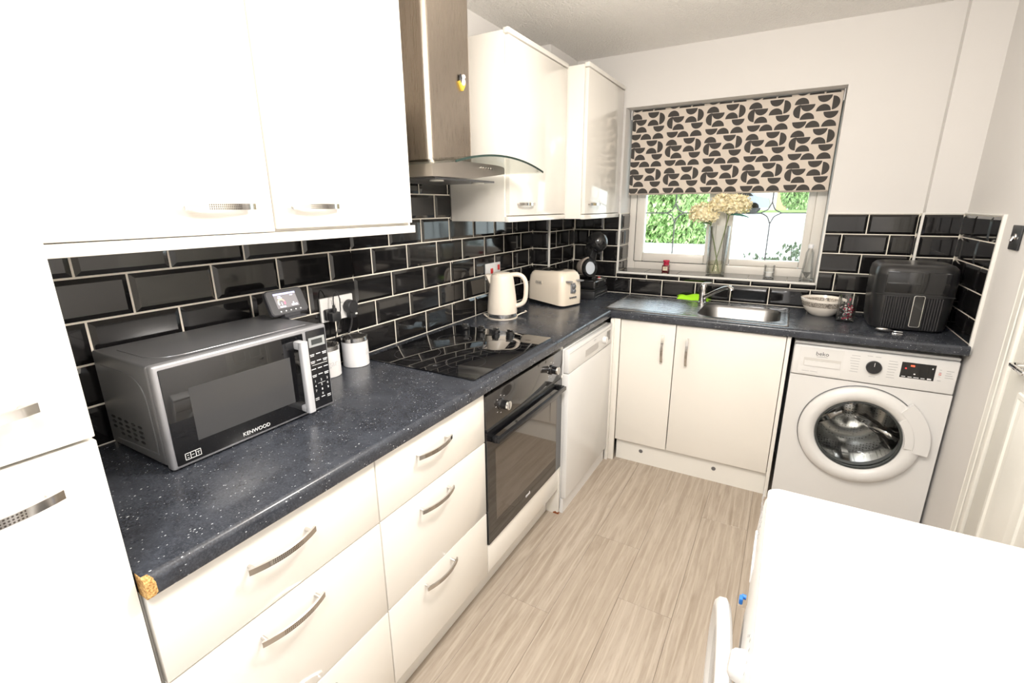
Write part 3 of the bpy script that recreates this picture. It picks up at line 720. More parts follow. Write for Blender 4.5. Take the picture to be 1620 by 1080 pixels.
for i, (c, z) in enumerate([(c, z) for z in (1.001, .987, .973) for c in (-.02, 0, .02)]): text('numeral', str(i + 1), .009, (.3027, pc + c, z), (0, 1, 0), (0, 0, 1), PRINT, mpan)
text('numeral', '0', .009, (.3027, pc, .960), (0, 1, 0), (0, 0, 1), PRINT, mpan)
for x in (.05, .24):
    for y in (MY0 + .04, MY1 - .04):
        bm = bm_(); cyl(bm, (x, y, .91), (x, y, .922), .012, n=12); obj('foot', bm, BLACKM, t)

# smart meter display on the microwave
t = thing('energy_monitor', 'dark grey home energy display with lit colour screen on microwave', 'monitor', (.118, -2.212, 1.1535), math.radians(0))
tl = math.radians(24); ux = Vector((0, 1, 0)); uz = Vector((-math.sin(tl), 0, math.cos(tl))); un = ux.cross(uz); O = Vector((.128, -2.212, 1.158))
def q3(a, b, c=0): return O + ux * a + uz * b + un * c
bm = bm_(); loft(bm, [[q3(a, b, c) for a, b in rrect(-.062 + i, .062 - i, .004 + i, .082 - i, .012 - i * .5, 5)] for c, i in ((-.012, .004), (-.008, 0), (.004, 0), (.007, .003))], True, True); bd = obj('case', bm, DARKG, t)
bm = bm_(); bx(bm, .095, .155, -2.240, -2.180, 1.1535, 1.1585); bx(bm, .118, .132, -2.236, -2.184, 1.157, 1.166); obj('stand', bm, DARKG, t, 0)
def face(name, rects, mat, parent, h=.0076):
    bm = bm_()
    for (a0, a1, b0, b1) in rects: prism(bm, [(a0, b0), (a1, b0), (a1, b1), (a0, b1)], lambda a, b: q3(a, b, h - .0006), lambda a, b: q3(a, b, h))
    return obj(name, bm, mat, parent, 0)
scr = face('screen', [(-.038, .034, .024, .070)], M('screen_dark', (.16, .15, .155), .1, emit=.9), bd, .0078)
face('screen_header', [(-.038, .034, .0645, .070)], M('screen_blue', (.40, .42, .72), .2, emit=.9), scr, .0081)
SW = M('screen_white', (.85, .86, 1.0), .2, emit=1.0)
face('screen_text', [(-.026, -.017, .059, .061), (-.028, -.014, .0545, .0565), (.014, .023, .059, .061), (-.029, -.011, .0265, .030), (.010, .029, .0275, .032), (.016, .019, .034, .038), (-.006, .02, .0665, .0678)], SW, scr, .0081)['kind'] = 'stuff'
cols = [(.85, .9, .75), (.9, .85, .35), (.9, .6, .25), (.9, .3, .25), (.85, .12, .2)]
for i in range(5):
    a0 = math.radians(215 - i * 50); a1 = math.radians(215 - (i + 1) * 50); c = (-.020, .041); bm = bm_()
    pts = [(c[0] + r * math.cos(a0 + (a1 - a0) * k / 4), c[1] + r * math.sin(a0 + (a1 - a0) * k / 4)) for r, ks in ((.0125, range(5)), (.0085, range(4, -1, -1))) for k in ks]
    prism(bm, pts, lambda a, b: q3(a, b, .0078), lambda a, b: q3(a, b, .0081)); obj('gauge_segment', bm, M('gauge_%d' % i, cols[i], .3, emit=.9), scr, 0)
face('gauge_needle', [(-.0206, -.0194, .033, .042)], SW, scr, .0081)
for i in range(5): face('touch_key', [(-.034 + i * .0165, -.030 + i * .0165, .013, .0165)], PRINT, bd, .0074)

# double socket with two plugs
t = thing('wall_socket', 'white double wall socket on tiles behind the microwave', 'socket', (.006, -1.945, 1.12))
bm = bm_(); rb(bm, .0052, .0145, -2.018, -1.872, 1.077, 1.163, .003); sp = obj('face_plate', bm, WHITE2, t)
for y in (-1.965, -1.925):
    bm = bm_(); rb(bm, .0140, .0185, y - .006, y + .006, 1.138, 1.154, .001); obj('rocker_switch', bm, WHITE2, sp)
t = thing('plug_charger', 'black square charger plug in the left half of the double socket', 'charger', (.015, -1.985, 1.12))
bm = bm_(); rb(bm, .0146, .030, -2.010, -1.960, 1.085, 1.125, .005); rb(bm, .028, .055, -2.005, -1.965, 1.083, 1.115, .005); obj('plug_body', bm, BLACKM, t)
bm = bm_(); cyl(bm, (.042, -1.985, 1.115), (.042, -1.985, 1.140), .006, .0045, n=10)
tube(bm, bez((.042, -1.985, 1.139), (.042, -1.985, 1.21), (.05, -1.955, 1.19), (.04, -1.955, 1.13), 10) + bez((.04, -1.955, 1.12), (.025, -1.955, 1.05), (.010, -1.985, .99), (.009, -1.99, .918), 8), .002, 6); obj('usb_cable', bm, BLACKM, t)
t = thing('mains_plug', 'round black mains plug in the right half of double socket', 'plug', (.015, -1.897, 1.12))
bm = bm_(); cyl(bm, (.0146, -1.897, 1.118), (.044, -1.897, 1.118), .026, .024, n=24, bev=.003); rb(bm, .016, .040, -1.911, -1.883, 1.075, 1.105, .005); obj('plug_body', bm, BLACKM, t)
bm = bm_(); tube(bm, bez((.028, -1.897, 1.078), (.03, -1.90, 1.03), (.011, -1.93, 1.0), (.0105, -1.95, .918), 10), .0038, 8); obj('mains_cable', bm, BLACKM, t)
bm = bm_(); rb(bm, .036, .042, -1.890, -1.880, 1.088, 1.094, .0005); obj('cable_tag', bm, WHITE2, t)

# canisters
def canister(label, x, y, word, rot):
    t = thing('storage_canister', label, 'canister', (x, y, .91), rot, None)
    r = .0465
    bm = bm_(); lathe(bm, [(.0001, 0), (r - .002, 0), (r, .002), (r, .093), (.0001, .093)], n=40); b = obj('tin_body', bm, M('white_tin', (.80, .79, .79), .3), t, local=True)
    bm = bm_(); lathe(bm, [(.0001, .0935), (r + .0012, .0935), (r + .0012, .108), (r - .001, .110), (r - .004, .110), (r - .006, .1075), (.0001, .1075)], n=40); obj('steel_lid', bm, STEEL2, t, local=True)
    c = bpy.data.curves.new('w', 'FONT'); c.body = word; c.size = .030; c.align_x = 'CENTER'; c.align_y = 'CENTER'; c.extrude = .0003
    o = bpy.data.objects.new('w', c); COL.objects.link(o); bpy.context.view_layer.update()
    me = bpy.data.meshes.new_from_object(o.evaluated_get(bpy.context.evaluated_depsgraph_get())); bpy.data.objects.remove(o)
    for v in me.vertices:
        a = v.co.x / r; rr_ = r + .0002 + v.co.z; v.co = (rr_ * math.cos(a), rr_ * math.sin(a), .050 + v.co.y)
    me.materials.clear(); me.materials.append(M('pale_grey_print', (.62, .62, .63), .4)); l = bpy.data.objects.new('lettering', me); COL.objects.link(l); l.parent = b
canister('white sugar canister with steel lid right beside the microwave', .068, -2.062, 'Sugar', math.radians(-30))
canister('white tea canister with steel lid nearest the hob', .067, -1.930, 'Tea', math.radians(28))

# cooker switch behind the kettle
t = thing('cooker_switch', 'white cooker isolator switch with red rockers on tiles behind kettle', 'switch', (.006, -.876, 1.13))
bm = bm_(); rb(bm, .0052, .014, -.950, -.802, 1.088, 1.174, .003); sp = obj('face_plate', bm, WHITE2, t)
bm = bm_(); rb(bm, .0135, .019, -.905, -.885, 1.118, 1.146, .001); obj('red_rocker', bm, RED, sp)
bm = bm_(); rb(bm, .0135, .019, -.832, -.816, 1.132, 1.160, .001); obj('red_rocker', bm, RED, sp)

# kettle (local: +x = handle side)
t = thing('kettle', 'cream jug kettle on its base behind the hob', 'kettle', (.142, -1.000, .91), math.radians(20))
bm = bm_(); lathe(bm, [(.0001, 0), (.080, 0), (.080, .004), (.0001, .006)], n=36); obj('power_base', bm, KETTLE, t, local=True)
bm = bm_(); lathe(bm, [(.0001, .007), (.0765, .007), (.0775, .010), (.0765, .026), (.0001, .028)], n=40); obj('steel_band', bm, STEEL2, t, local=True)
bm = bm_(); lathe(bm, [(.0775, .0265), (.078, .032), (.076, .07), (.071, .12), (.064, .175), (.059, .210), (.056, .221), (.050, .226), (.0001, .226)], n=40, cap0=True); kb = obj('jug', bm, KETTLE, t, local=True)
bm = bm_(); lathe(bm, [(.0001, .2255), (.046, .2255), (.046, .230), (.040, .234), (.0001, .236)], n=32); obj('lid', bm, KETTLE, t, local=True)
bm = bm_(); loops = []
for (x, hw, z) in ((-.050, .026, .150), (-.062, .023, .185), (-.076, .016, .212), (-.086, .008, .224)):
    loops.append([Vector((x, hw, z)), Vector((x - .010 if z < .2 else x - .006, 0, z - .014)), Vector((x, -hw, z)), Vector((-.045, -hw * .9, .226 if z > .2 else z + .012)), Vector((-.045, hw * .9, .226 if z > .2 else z + .012))])
loft(bm, loops, True, True); obj('spout', bm, KETTLE, kb, 60, local=True)
bm = bm_(); path = [(.045, 0, .222)] + bez((.060, 0, .224), (.110, 0, .232), (.128, 0, .20), (.126, 0, .15), 10) + bez((.125, 0, .14), (.124, 0, .09), (.118, 0, .07), (.070, 0, .062), 8)
tube(bm, path, .012, 10); obj('handle', bm, KETTLE, kb, 60, local=True)
bm = bm_(); tube(bm, bez((-.074, .03, .004), (-.12, .05, .006), (-.10, -.02, .02), (-.075, -.03, .006), 14), .0035, 8)
tube(bm, bez((.075, .02, .006), (.10, .05, .02), (.14, .04, .025), (.115, .03, .03), 8), .003, 8); obj('cable', bm, KETTLE, t, local=True)

# toaster (local: +x towards the control end, -y towards the viewer)
t = thing('toaster', 'cream four-slice toaster with black base beside the kettle', 'toaster', (.222, -.527, .91), math.radians(-18))
def tl_loop(z, i, dz=None): return [Vector((x, y, z)) for x, y in rrect(-.140 + i, .140 - i, -.092 + i, .092 - i, .035, 5)]
bm = bm_(); loft(bm, [tl_loop(.0, .012), tl_loop(.004, .006), tl_loop(.024, .004), tl_loop(.028, .010)], True, True); obj('base', bm, BLACK, t, local=True)
bm = bm_(); L = []
for (z, i) in ((.022, .001), (.05, 0), (.10, .001), (.150, .006), (.168, .014), (.178, .026), (.180, .034)):
    lp = tl_loop(z, i)
    for p in lp:      # bulging top towards the control end, wavy lower edge
        if z > .12: p.z += .010 * max(0, p.x / .14) * (1 if p.x < .1 else .6)
        if z < .03: p.z -= .012 * max(0, (p.x + .02) / .14)
    L.append(lp)
loft(bm, L, True, True); tb = obj('shell', bm, M('cream_toaster', (.86, .76, .63), .25, 0, .3), t, 50, local=True)
bm = bm_(); rb(bm, -.112, .070, -.062, .062, .178, .1835, .004); tp = obj('slot_plate', bm, BLACKM, t, local=True)
for y in (-.046, -.018, .018, .046):
    bm = bm_(); bx(bm, -.10, .058, y - .007, y + .007, .1836, .1840); s_ = obj('slot', bm, RUBBER, tp, 0, local=True)
    bm = bm_(); tube(bm, [(-.10, y - .008, .186), (.058, y - .008, .186)], .0012, 6); tube(bm, [(-.10, y + .008, .186), (.058, y + .008, .186)], .0012, 6); obj('guard_wire', bm, CHROME, tp, local=True)
bm = bm_(); rb(bm, .128, .172, .030, .058, .132, .140, .003); obj('lever', bm, SILVER_L, tb, local=True)
bm = bm_(); rb(bm, .130, .166, -.058, -.030, .132, .140, .003); obj('lever', bm, SILVER_L, tb, local=True)
bm = bm_(); rb(bm, .138, .1425, -.020, .020, .070, .125, .003); pnl = obj('control_panel', bm, SILVER_L, tb, local=True)
for z in (.108, .083):
    bm = bm_(); cyl(bm, (.142, 0, z), (.156, 0, z), .0115, n=20, bev=.002); obj('dial', bm, M('dial_grey', (.25, .26, .28), .3, .5), pnl, local=True)
bm = bm_()
for y in (-.024, -.008, .008, .024): cyl(bm, (.139, y, .048), (.1455, y, .048), .005, n=12)
obj('button', bm, GREYM, tb, local=True)
bm = bm_(); loft(bm, [[Vector((x, yy, z)) for x, z in rrect(-.062, -.014, .112, .128, .004, 3)] for yy in (-.0905, -.0935)], True, True); bg = obj('badge', bm, M('badge_cream', (.72, .64, .54), .3), tb, local=True)
bm = bm_()
a, b = rrect(-.062, -.014, .112, .128, .004, 3), rrect(-.0608, -.0152, .1132, .1268, .003, 3)
loft(bm, [[Vector((x, -.0936, z)) for x, z in a], [Vector((x, -.0942, z)) for x, z in a], [Vector((x, -.0942, z)) for x, z in b], [Vector((x, -.0936, z)) for x, z in b]]); obj('badge_rim', bm, GREYM, bg, 0, local=True)
rz = ROOTM[t.name]
_toaster = t
text('badge_text', 'DeLonghi', .0095, rz @ Vector((-.038, -.0938, .120)), rz.to_3x3() @ Vector((1, 0, 0)), (0, 0, 1), PRINTD, bg)

_toaster.scale = (1.03, 1.0, 1.09)
# coffee machine and its drawer
t = thing('capsule_drawer', 'black two-tier coffee capsule box under the coffee machine', 'box', (.345, -.20, .91))
bm = bm_(); rb(bm, .285, .400, -.325, -.075, .910, .958, .004); lo = obj('drawer', bm, BLACKM, t)
bm = bm_(); rb(bm, .4005, .4020, -.30, -.10, .940, .943, .0004, 1); rb(bm, .4005, .4020, -.31, -.09, .921, .924, .0004, 1); obj('slot_trim', bm, STEEL2, lo)
bm = bm_(); rb(bm, .290, .395, -.318, -.082, .960, .966, .001); obj('divider', bm, RUBBER, t)
t = thing('coffee_machine', 'black and grey capsule coffee machine with round head in the corner', 'coffee machine', (.345, -.20, .9665))
bm = bm_(); rb(bm, .288, .398, -.305, -.085, .9665, 1.022, .012, 3); cbs = obj('base', bm, BLACK, t)
bm = bm_(); lathe(bm, [(.0001, 0), (.038, 0), (.038, .004), (.0001, .004)], (.362, -.14, 1.022), n=24); obj('drip_grid', bm, STEEL2, cbs)
bm = bm_(); cyl(bm, (.372, -.172, 1.0265), (.372, -.172, 1.032), .008, n=12); obj('red_tab', bm, RED, cbs)
bm = bm_(); cyl(bm, (.398, -.12, 1.000), (.400, -.12, 1.000), .005, n=12); obj('badge', bm, STEEL2, cbs)
bm = bm_(); tube(bm, bez((.325, -.165, 1.015), (.300, -.170, 1.09), (.305, -.180, 1.15), (.325, -.188, 1.215), 12) + [(.345, -.19, 1.25)], .03, 14, rs=[.024 + .022 * i / 13 for i in range(14)]); obj('neck', bm, BLACK, t, 60)
bm = bm_(); ball(bm, (.358, -.190, 1.252), .064, 28, 18, (1.02, 1.0, 1.02)); hd = obj('head', bm, BLACK, t, 60)
bm = bm_(); cyl(bm, (.372, -.180, 1.200), (.372, -.180, 1.178), .015, .011, n=16); obj('nozzle', bm, BLACKM, hd)
cdir = Vector((.80, -.42, .10)).normalized()
bm = bm_(); lathe(bm, [(.040, -.006), (.060, -.006), (.062, .004), (.056, .012), (.042, .012), (.038, .004)], (.328, -.232, 1.092), cdir, 36); obj('ring', bm, BLACK, t, 50)
bm = bm_(); lathe(bm, [(.0001, .0), (.040, .0), (.040, .006), (.0001, .008)], (.328, -.232, 1.092), cdir, 32); obj('ring_insert', bm, M('pale_blue_plastic', (.62, .66, .72), .25), t)
bm = bm_(); loops = []
for s, r in ((-.10, .018), (-.085, .040), (-.06, .052), (-.03, .060), (-.010, .062)):
    u_, v_, d_ = frame_of(cdir); loops.append(circ(Vector((.328, -.232, 1.092)) + cdir * s + Vector((0, 0, .008)), u_, v_, r, 24))
loft(bm, loops, True, True); obj('water_tank', bm, M('smoked_water_tank', (.42, .36, .31), .12, 0, .3), t, 50)

# ================================================================== SINK
t = thing('sink', 'stainless steel inset sink with left drainer', 'sink', (1.0, -.31, .91))
def zl(pts, z): return [Vector((a, b, z)) for a, b in pts]
bm = bm_(); N_ = 6
out0 = rrect(.531, 1.455, -.552, -.068, .02, N_); out1 = rrect(.535, 1.451, -.548, -.072, .018, N_); in0 = rrect(.552, 1.438, -.532, -.088, .02, N_)
hole = rrect(1.022, 1.415, -.485, -.140, .075, N_)
v1 = loft(bm, [zl(out0, .9102), zl(out0, .9125), zl(out1, .9155), zl(in0, .9150), zl(rrect(.556, 1.434, -.528, -.092, .02, N_), .9120)])
inner = v1[-1]; hv = [bm.verts.new(p) for p in zl(hole, .9112)]
# bridge the flat field to the bowl opening
def bridge_tri(A, B):
    es = []
    for L_ in (A, B):
        for i in range(len(L_)):
            e = bm.edges.get((L_[i], L_[(i + 1) % len(L_)])) or bm.edges.new((L_[i], L_[(i + 1) % len(L_)])); es.append(e)
    bmesh.ops.triangle_fill(bm, use_beauty=True, use_dissolve=False, edges=es)
bridge_tri(inner, hv)
b2 = [(.004, .905), (.010, .895), (.022, .80), (.035, .775), (.07, .764), (.11, .762)]
prev = hv
for (i, z) in b2:
    lp = [bm.verts.new(p) for p in zl(rrect(1.022 + i, 1.415 - i, -.485 + i, -.140 - i, max(.02, .075 - i * .5), N_), z)]
    for a in range(len(lp)): bm.faces.new((prev[a], prev[(a + 1) % len(lp)], lp[(a + 1) % len(lp)], lp[a]))
    prev = lp
bm.faces.new(prev)
sk = obj('basin', bm, SINKM, t, 40); sk.data.materials.append(BOWLM)
for p in sk.data.polygons:
    if p.center.z + .91 < .9085: p.material_index = 1
for i in range(9):
    yy = -.475 + i * .042; bm = bm_(); loops = []
    for s in range(9):
        x = .60 + .36 * s / 8; k = math.sin(PI * s / 8) ** .35 if 0 < s < 8 else .02
        loops.append([Vector((x, yy - .008, .9116)), Vector((x, yy, .9116 + .003 * k)), Vector((x, yy + .008, .9116))])
    loft(bm, loops, closed=False); obj('drainer_rib', bm, SINKM, sk, 60)
bm = bm_(); cyl(bm, (.985, -.485, .9122), (.985, -.485, .9145), .015, n=24, bev=.001); obj('hole_cover', bm, STEEL2, sk)
bm = bm_(); lathe(bm, [(.0001, .764), (.028, .764), (.04, .7635), (.042, .766), (.03, .767), (.0001, .766)], (1.22, -.31, 0), n=28); obj('drain', bm, CHROME, sk)
t = thing('mixer_tap', 'chrome single-lever mixer tap on the sink', 'tap', (.998, -.112, .9118))
bm = bm_(); lathe(bm, [(.0001, 0), (.027, 0), (.027, .004), (.0215, .008), (.021, .075), (.0205, .095), (.017, .106), (.0001, .109)], (.998, -.112, .9122), n=32); obj('body', bm, CHROME, t)
bm = bm_(); sp_ = [(1.006, -.118, .944), (1.03, -.140, .962), (1.08, -.180, .997), (1.125, -.216, 1.024), (1.148, -.234, 1.031), (1.160, -.243, 1.026), (1.162, -.245, 1.016)]
tube(bm, sp_, .011, 12, rs=[.014, .012, .0115, .011, .0115, .012, .012]); obj('spout', bm, CHROME, t, 60)
bm = bm_(); tube(bm, [(.992, -.108, 1.015), (1.005, -.112, 1.026), (1.045, -.120, 1.032)], .006, 10, rs=[.010, .008, .005]); obj('lever', bm, CHROME, t, 60)
t = thing('cleaning_cloth', 'lime green microfibre cloth crumpled behind the tap', 'cloth', (.945, -.10, .912))
bm = bm_(); rr = random.Random(11); G = 16; vv = []
for i in range(G + 1):
    for j in range(9):
        a, b = i / G, j / 8; x = .845 + .185 * a; y = -.080 + .068 * b; z = .9165 + .040 * math.sin(PI * min(1, max(0, b * 1.05))) ** .6 * (.55 + .35 * math.sin(a * 9 + b * 4) * .6 + .25 * (1 - a)) * math.sin(PI * min(1, a * .94 + .03)) ** .45
        x += .008 * math.sin(b * 7 + a * 3); y += .006 * math.sin(a * 11)
        vv.append(bm.verts.new((x, y - .0, z)))
for i in range(G):
    for j in range(8): bm.faces.new((vv[i * 9 + j], vv[(i + 1) * 9 + j], vv[(i + 1) * 9 + j + 1], vv[i * 9 + j + 1]))
geo = bmesh.ops.extrude_face_region(bm, geom=bm.faces[:])
for v in geo['geom']:
    if isinstance(v, bmesh.types.BMVert): v.co.z -= .0035
obj('fabric', bm, LIME, t, 60)

# ================================================================== WASHING MACHINE
t = thing('washing_machine', 'white front-loading washing machine under worktop by the right wall', 'washing machine', (1.79, -.27, 0))
FYW = -.530; X0, X1, ZT = 1.490, 2.094, .846; DC = (1.795, .428)
def rect_hole(bm, x0, x1, z0, z1, c, r, y, n=64):
    outp, inp = [], []
    ang = [2 * PI * i / n for i in range(n)]
    cor = [math.atan2(z - c[1], x - c[0]) % (2 * PI) for x in (x0, x1) for z in (z0, z1)]
    for ca in cor: ang[min(range(n), key=lambda i: abs(ang[i] - ca))] = ca
    for a in ang:
        dx, dz = math.cos(a), math.sin(a); s = min([((x1 if dx > 0 else x0) - c[0]) / dx if abs(dx) > 1e-9 else 9, ((z1 if dz > 0 else z0) - c[1]) / dz if abs(dz) > 1e-9 else 9])
        outp.append(Vector((c[0] + dx * s, y, c[1] + dz * s))); inp.append(Vector((c[0] + dx * r, y, c[1] + dz * r)))
    return outp, inp
bm = bm_()
a, b = rect_hole(bm, X0, X1, .012, .680, DC, .195, FYW)
loft(bm, [[p + Vector((0, .018, 0)) for p in a], a, b, [p + Vector((0, .04, 0)) for p in b]])
obj('front_panel', bm, WHITE, t, 30)
bm = bm_(); bx(bm, X0, X0 + .004, FYW + .018, -.04, .012, ZT - .012); bx(bm, X1 - .004, X1, FYW + .018, -.04, .012, ZT - .012); bx(bm, X0 + .004, X1 - .004, -.044, -.04, .012, ZT - .012); bx(bm, X0 + .004, X1 - .004, FYW + .018, -.044, .012, .016); obj('casing', bm, WHITE, t, 0)
bm = bm_(); rb(bm, X0, X1, FYW + .006, -.04, ZT - .014, ZT, .004); obj('lid', bm, WHITE, t)
bm = bm_(); rb(bm, X0 + .001, X1 - .001, FYW - .006, FYW + .03, .684, ZT - .016, .006, 3); wp = obj('control_panel', bm, WHITE2, t)
yf = FYW - .0062
bm = bm_(); rb(bm, 1.517, 1.690, yf - .0006, yf + .002, .694, .822, .0005, 1)
obj('detergent_drawer', bm, WHITE, wp, 0)
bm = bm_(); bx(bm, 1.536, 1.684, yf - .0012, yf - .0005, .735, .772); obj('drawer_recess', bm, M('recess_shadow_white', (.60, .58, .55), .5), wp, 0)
bm = bm_(); bx(bm, 1.540, 1.682, yf - .0050, yf - .0012, .733, .758); obj('drawer_grip', bm, WHITE, wp, 0)
text('brand', 'beko', .026, (1.607, yf - .0009, .795), (1, 0, 0), (0, 0, 1), PRINTD, wp)
marks('brand_underline', [(-.022, .022, 0, .0012)], ((1.607, yf - .0009, .780), (1, 0, 0), (0, 0, 1)), PRINTD, wp)
bm = bm_(); lathe(bm, [(.0001, 0), (.029, 0), (.029, .012), (.026, .016), (.0001, .016)], (1.806, yf, .764), (0, -1, 0), 36); dl = obj('dial', bm, BLACKM, wp)
bm = bm_(); bx(bm, 1.805, 1.807, yf - .0165, yf - .016, .770, .788); obj('pointer', bm, PRINT, dl, 0)
rc = []
for i in range(7):
    z = .806 - i * .0125; off = .004 * math.sin(i)
    rc.append((-.087 - off, -.055, z, z + .002)); rc.append((.050, .080 + off, z - .006, z - .004))
rc += [(-.012, .012, .718, .720), (-.03, -.01, .812, .814), (0, .02, .811, .813)]
marks('programme_text', rc, ((1.806, yf - .0003, 0), (1, 0, 0), (0, 0, 1)), GREYP, wp)
marks('rating_text', [(0, .030, 0, .002), (.034, .062, 0, .002)], ((1.535, yf - .0009, .705), (1, 0, 0), (0, 0, 1)), GREYP, wp)
bm = bm_(); rb(bm, 1.902, 2.018, yf - .0012, yf + .001, .735, .805, .0005, 1); ds = obj('display', bm, BLACK, wp, 0)
bm = bm_(); bx(bm, 1.933, 1.947, yf - .0018, yf - .0011, .788, .795); obj('red_light', bm, M('red_led', (.9, .09, .04), .3, emit=1.2), ds, 0)
bm = bm_(); cyl(bm, (1.918, yf - .0011, .778), (1.918, yf - .0018, .778), .0035, n=12); obj('red_light', bm, M('red_led_dim', (.6, .04, .04), .3, emit=.8), ds, 0)
marks('display_text', [(.006, .020, .004, .007), (.028, .042, .004, .007), (.048, .066, .004, .007), (.072, .086, .004, .007), (.094, .108, .003, .009), (.104, .108, .050, .056), (.046, .052, .018, .023)], ((1.902, yf - .0013, .735), (1, 0, 0), (0, 0, 1)), PRINT, ds)
marks('side_text', [(.0, .008, .052, .054), (.0, .008, .042, .044), (.0, .008, .022, .024), (.024, .048, .050, .052), (.024, .040, .040, .042), (.022, .046, .030, .032), (.022, .050, .020, .022), (0, .012, .004, .006)], ((2.030, yf - .0003, .735), (1, 0, 0), (0, 0, 1)), GREYP, wp)
marks('red_marks', [(0, .009, .030, .033), (0, .009, .037, .039)], ((2.030, yf - .0003, .735), (1, 0, 0), (0, 0, 1)), RED, wp)
C3 = (DC[0], FYW, DC[1])
bm = bm_(); lathe(bm, [(.240, .0002), (.240, .001)], C3, (0, -1, 0), 64)
lathe(bm, [(.165, .004), (.172, .022), (.192, .034), (.205, .036), (.228, .030), (.2365, .020), (.2365, .001), (.165, .001)], C3, (0, -1, 0), 72); wd = obj('door_ring', bm, WHITE2, t, 40)
bm = bm_(); lathe(bm, [(.2366, .0008), (.2405, .0008), (.2405, .004), (.2366, .004)], C3, (0, -1, 0), 72); obj('ring_shadow_seal', bm, GREYM, wd, 40)
bm = bm_()
for (ra, rb_, h) in ((.205, .262, .0355),):
    arc = [math.radians(48 - 56 * i / 14) for i in range(15)]
    pts = [(ra * math.cos(a), ra * math.sin(a)) for a in arc] + [(rb_ * math.cos(a), rb_ * math.sin(a)) for a in arc[::-1]]
    prism(bm, pts, lambda x, z: Vector((DC[0] + x, FYW - .004, DC[1] + z)), lambda x, z: Vector((DC[0] + x, FYW - h - .003 * (1 if x * x + z * z < .05 else -2), DC[1] + z)))
obj('door_grip', bm, WHITE, wd, 30)
bm = bm_()
arc = [math.radians(38 - 42 * i / 10) for i in range(11)]
pts = [(.172 * math.cos(a), .172 * math.sin(a)) for a in arc] + [(.204 * math.cos(a), .204 * math.sin(a)) for a in arc[::-1]]
prism(bm, pts, lambda x, z: Vector((DC[0] + x, FYW - .030, DC[1] + z)), lambda x, z: Vector((DC[0] + x, FYW - .0375, DC[1] + z))); obj('grip_insert', bm, WHITE, wd, 30)
bm = bm_(); lathe(bm, [(.1655, .018), (.160, .020), (.150, .006), (.135, -.03), (.10, -.055), (.0001, -.062)], C3, (0, -1, 0), 56); obj('door_glass', bm, G_PORT, wd, 60)
bm = bm_(); lathe(bm, [(.1652, .021), (.168, .021), (.168, .014), (.1652, .014), (.158, .010), (.158, .012)], C3, (0, -1, 0), 56); obj('glass_rim', bm, M('dark_rim', (.09, .10, .10), .25, .3), wd, 50)
bm = bm_(); lathe(bm, [(.195, -.03), (.20, -.06), (.185, -.085), (.175, -.07), (.172, -.03)], C3, (0, -1, 0), 56); obj('door_gasket', bm, M('grey_rubber', (.22, .23, .23), .5), t, 50)
bm = bm_(); lathe(bm, [(.185, -.075), (.235, -.085), (.245, -.11), (.245, -.30), (.235, -.325)], C3, (0, -1, 0), 64); dm = obj('drum', bm, DRUM, t, 40)
bm = bm_(); lathe(bm, [(.236, -.325), (.215, -.330), (.16, -.315), (.14, -.325), (.07, -.325), (.05, -.305), (.0001, -.300)], C3, (0, -1, 0), 64); obj('drum_back', bm, DRUM, dm, 50)
for k in range(3):
    a = math.radians(90 + 120 * k); u = Vector((math.cos(a), 0, math.sin(a))); n_ = Vector((-math.sin(a), 0, math.cos(a)))
    bm = bm_(); loops = []
    for r, w_, h in ((.0, .035, .02), (.05, .030, .022), (.10, .026, .022), (.16, .030, .026), (.21, .050, .04), (.238, .075, .06)):
        c = Vector(C3) + Vector((0, .325, 0)) + u * r
        loops.append([c - n_ * w_, c - n_ * w_ * .55 + Vector((0, -h, 0)), c + n_ * w_ * .55 + Vector((0, -h, 0)), c + n_ * w_])
    loft(bm, loops, False, True, closed=False); obj('spider_arm', bm, CHROME, dm, 60)
    a += PI / 3; u = Vector((math.cos(a), 0, math.sin(a))); n_ = Vector((-math.sin(a), 0, math.cos(a)))
    bm = bm_(); loops = []
    for y in (.10, .13, .2, .28, .31):
        k2 = .6 if y in (.10, .31) else 1; c = Vector(C3) + Vector((0, y, 0)) + u * .244
        loops.append([c - n_ * .035 * k2, c - n_ * .014 * k2 - u * .05 * k2, c + n_ * .014 * k2 - u * .05 * k2, c + n_ * .035 * k2])
    loft(bm, loops, True, True, closed=False); obj('paddle', bm, STEEL2, dm, 40)
for x in (X0 + .05, X1 - .05):
    for y in (FYW + .05, -.09):
        bm = bm_(); cyl(bm, (x, y, 0), (x, y, .014), .02, n=14); obj('foot', bm, BLACKM, t)

# ================================================================== TUMBLE DRYER (bottom right)
t = thing('tumble_dryer', 'white tumble dryer in the foreground with door ajar', 'tumble dryer', (1.74, -2.28, 0))
TX = 1.437
bm = bm_(); rb(bm, TX + .012, 2.04, -2.578, -1.982, .015, .832, .004); obj('casing', bm, WHITE, t)
bm = bm_(); loft(bm, [[Vector((x, y, z)) for x, y in rrect(TX - .002 + i, 2.045 - i, -2.582 + i, -1.978 - i, .022, 5)] for z, i in ((.828, .002), (.832, 0), (.846, 0), (.850, .004))], True, True); obj('top', bm, WHITE, t, 40)
bm = bm_(); pr = [(TX + .014, .690), (TX - .010, .690), (TX - .013, .715), (TX - .010, .770), (TX - .004, .815), (TX + .002, .828), (TX + .014, .828)]
prism(bm, pr, lambda a, b: Vector((a, -2.578, b)), lambda a, b: Vector((a, -1.984, b))); tpn = obj('control_panel', bm, WHITE2, t, 60)
bm = bm_(); pr = [(TX + .014, .02), (TX + .002, .02), (TX - .004, .10), (TX - .004, .60), (TX - .010, .685), (TX + .014, .685)]
prism(bm, pr, lambda a, b: Vector((a, -2.578, b)), lambda a, b: Vector((a, -1.984, b))); tf = obj('front_panel', bm, WHITE, t, 60)
sl = Vector((.006, 0, .045)).normalized()
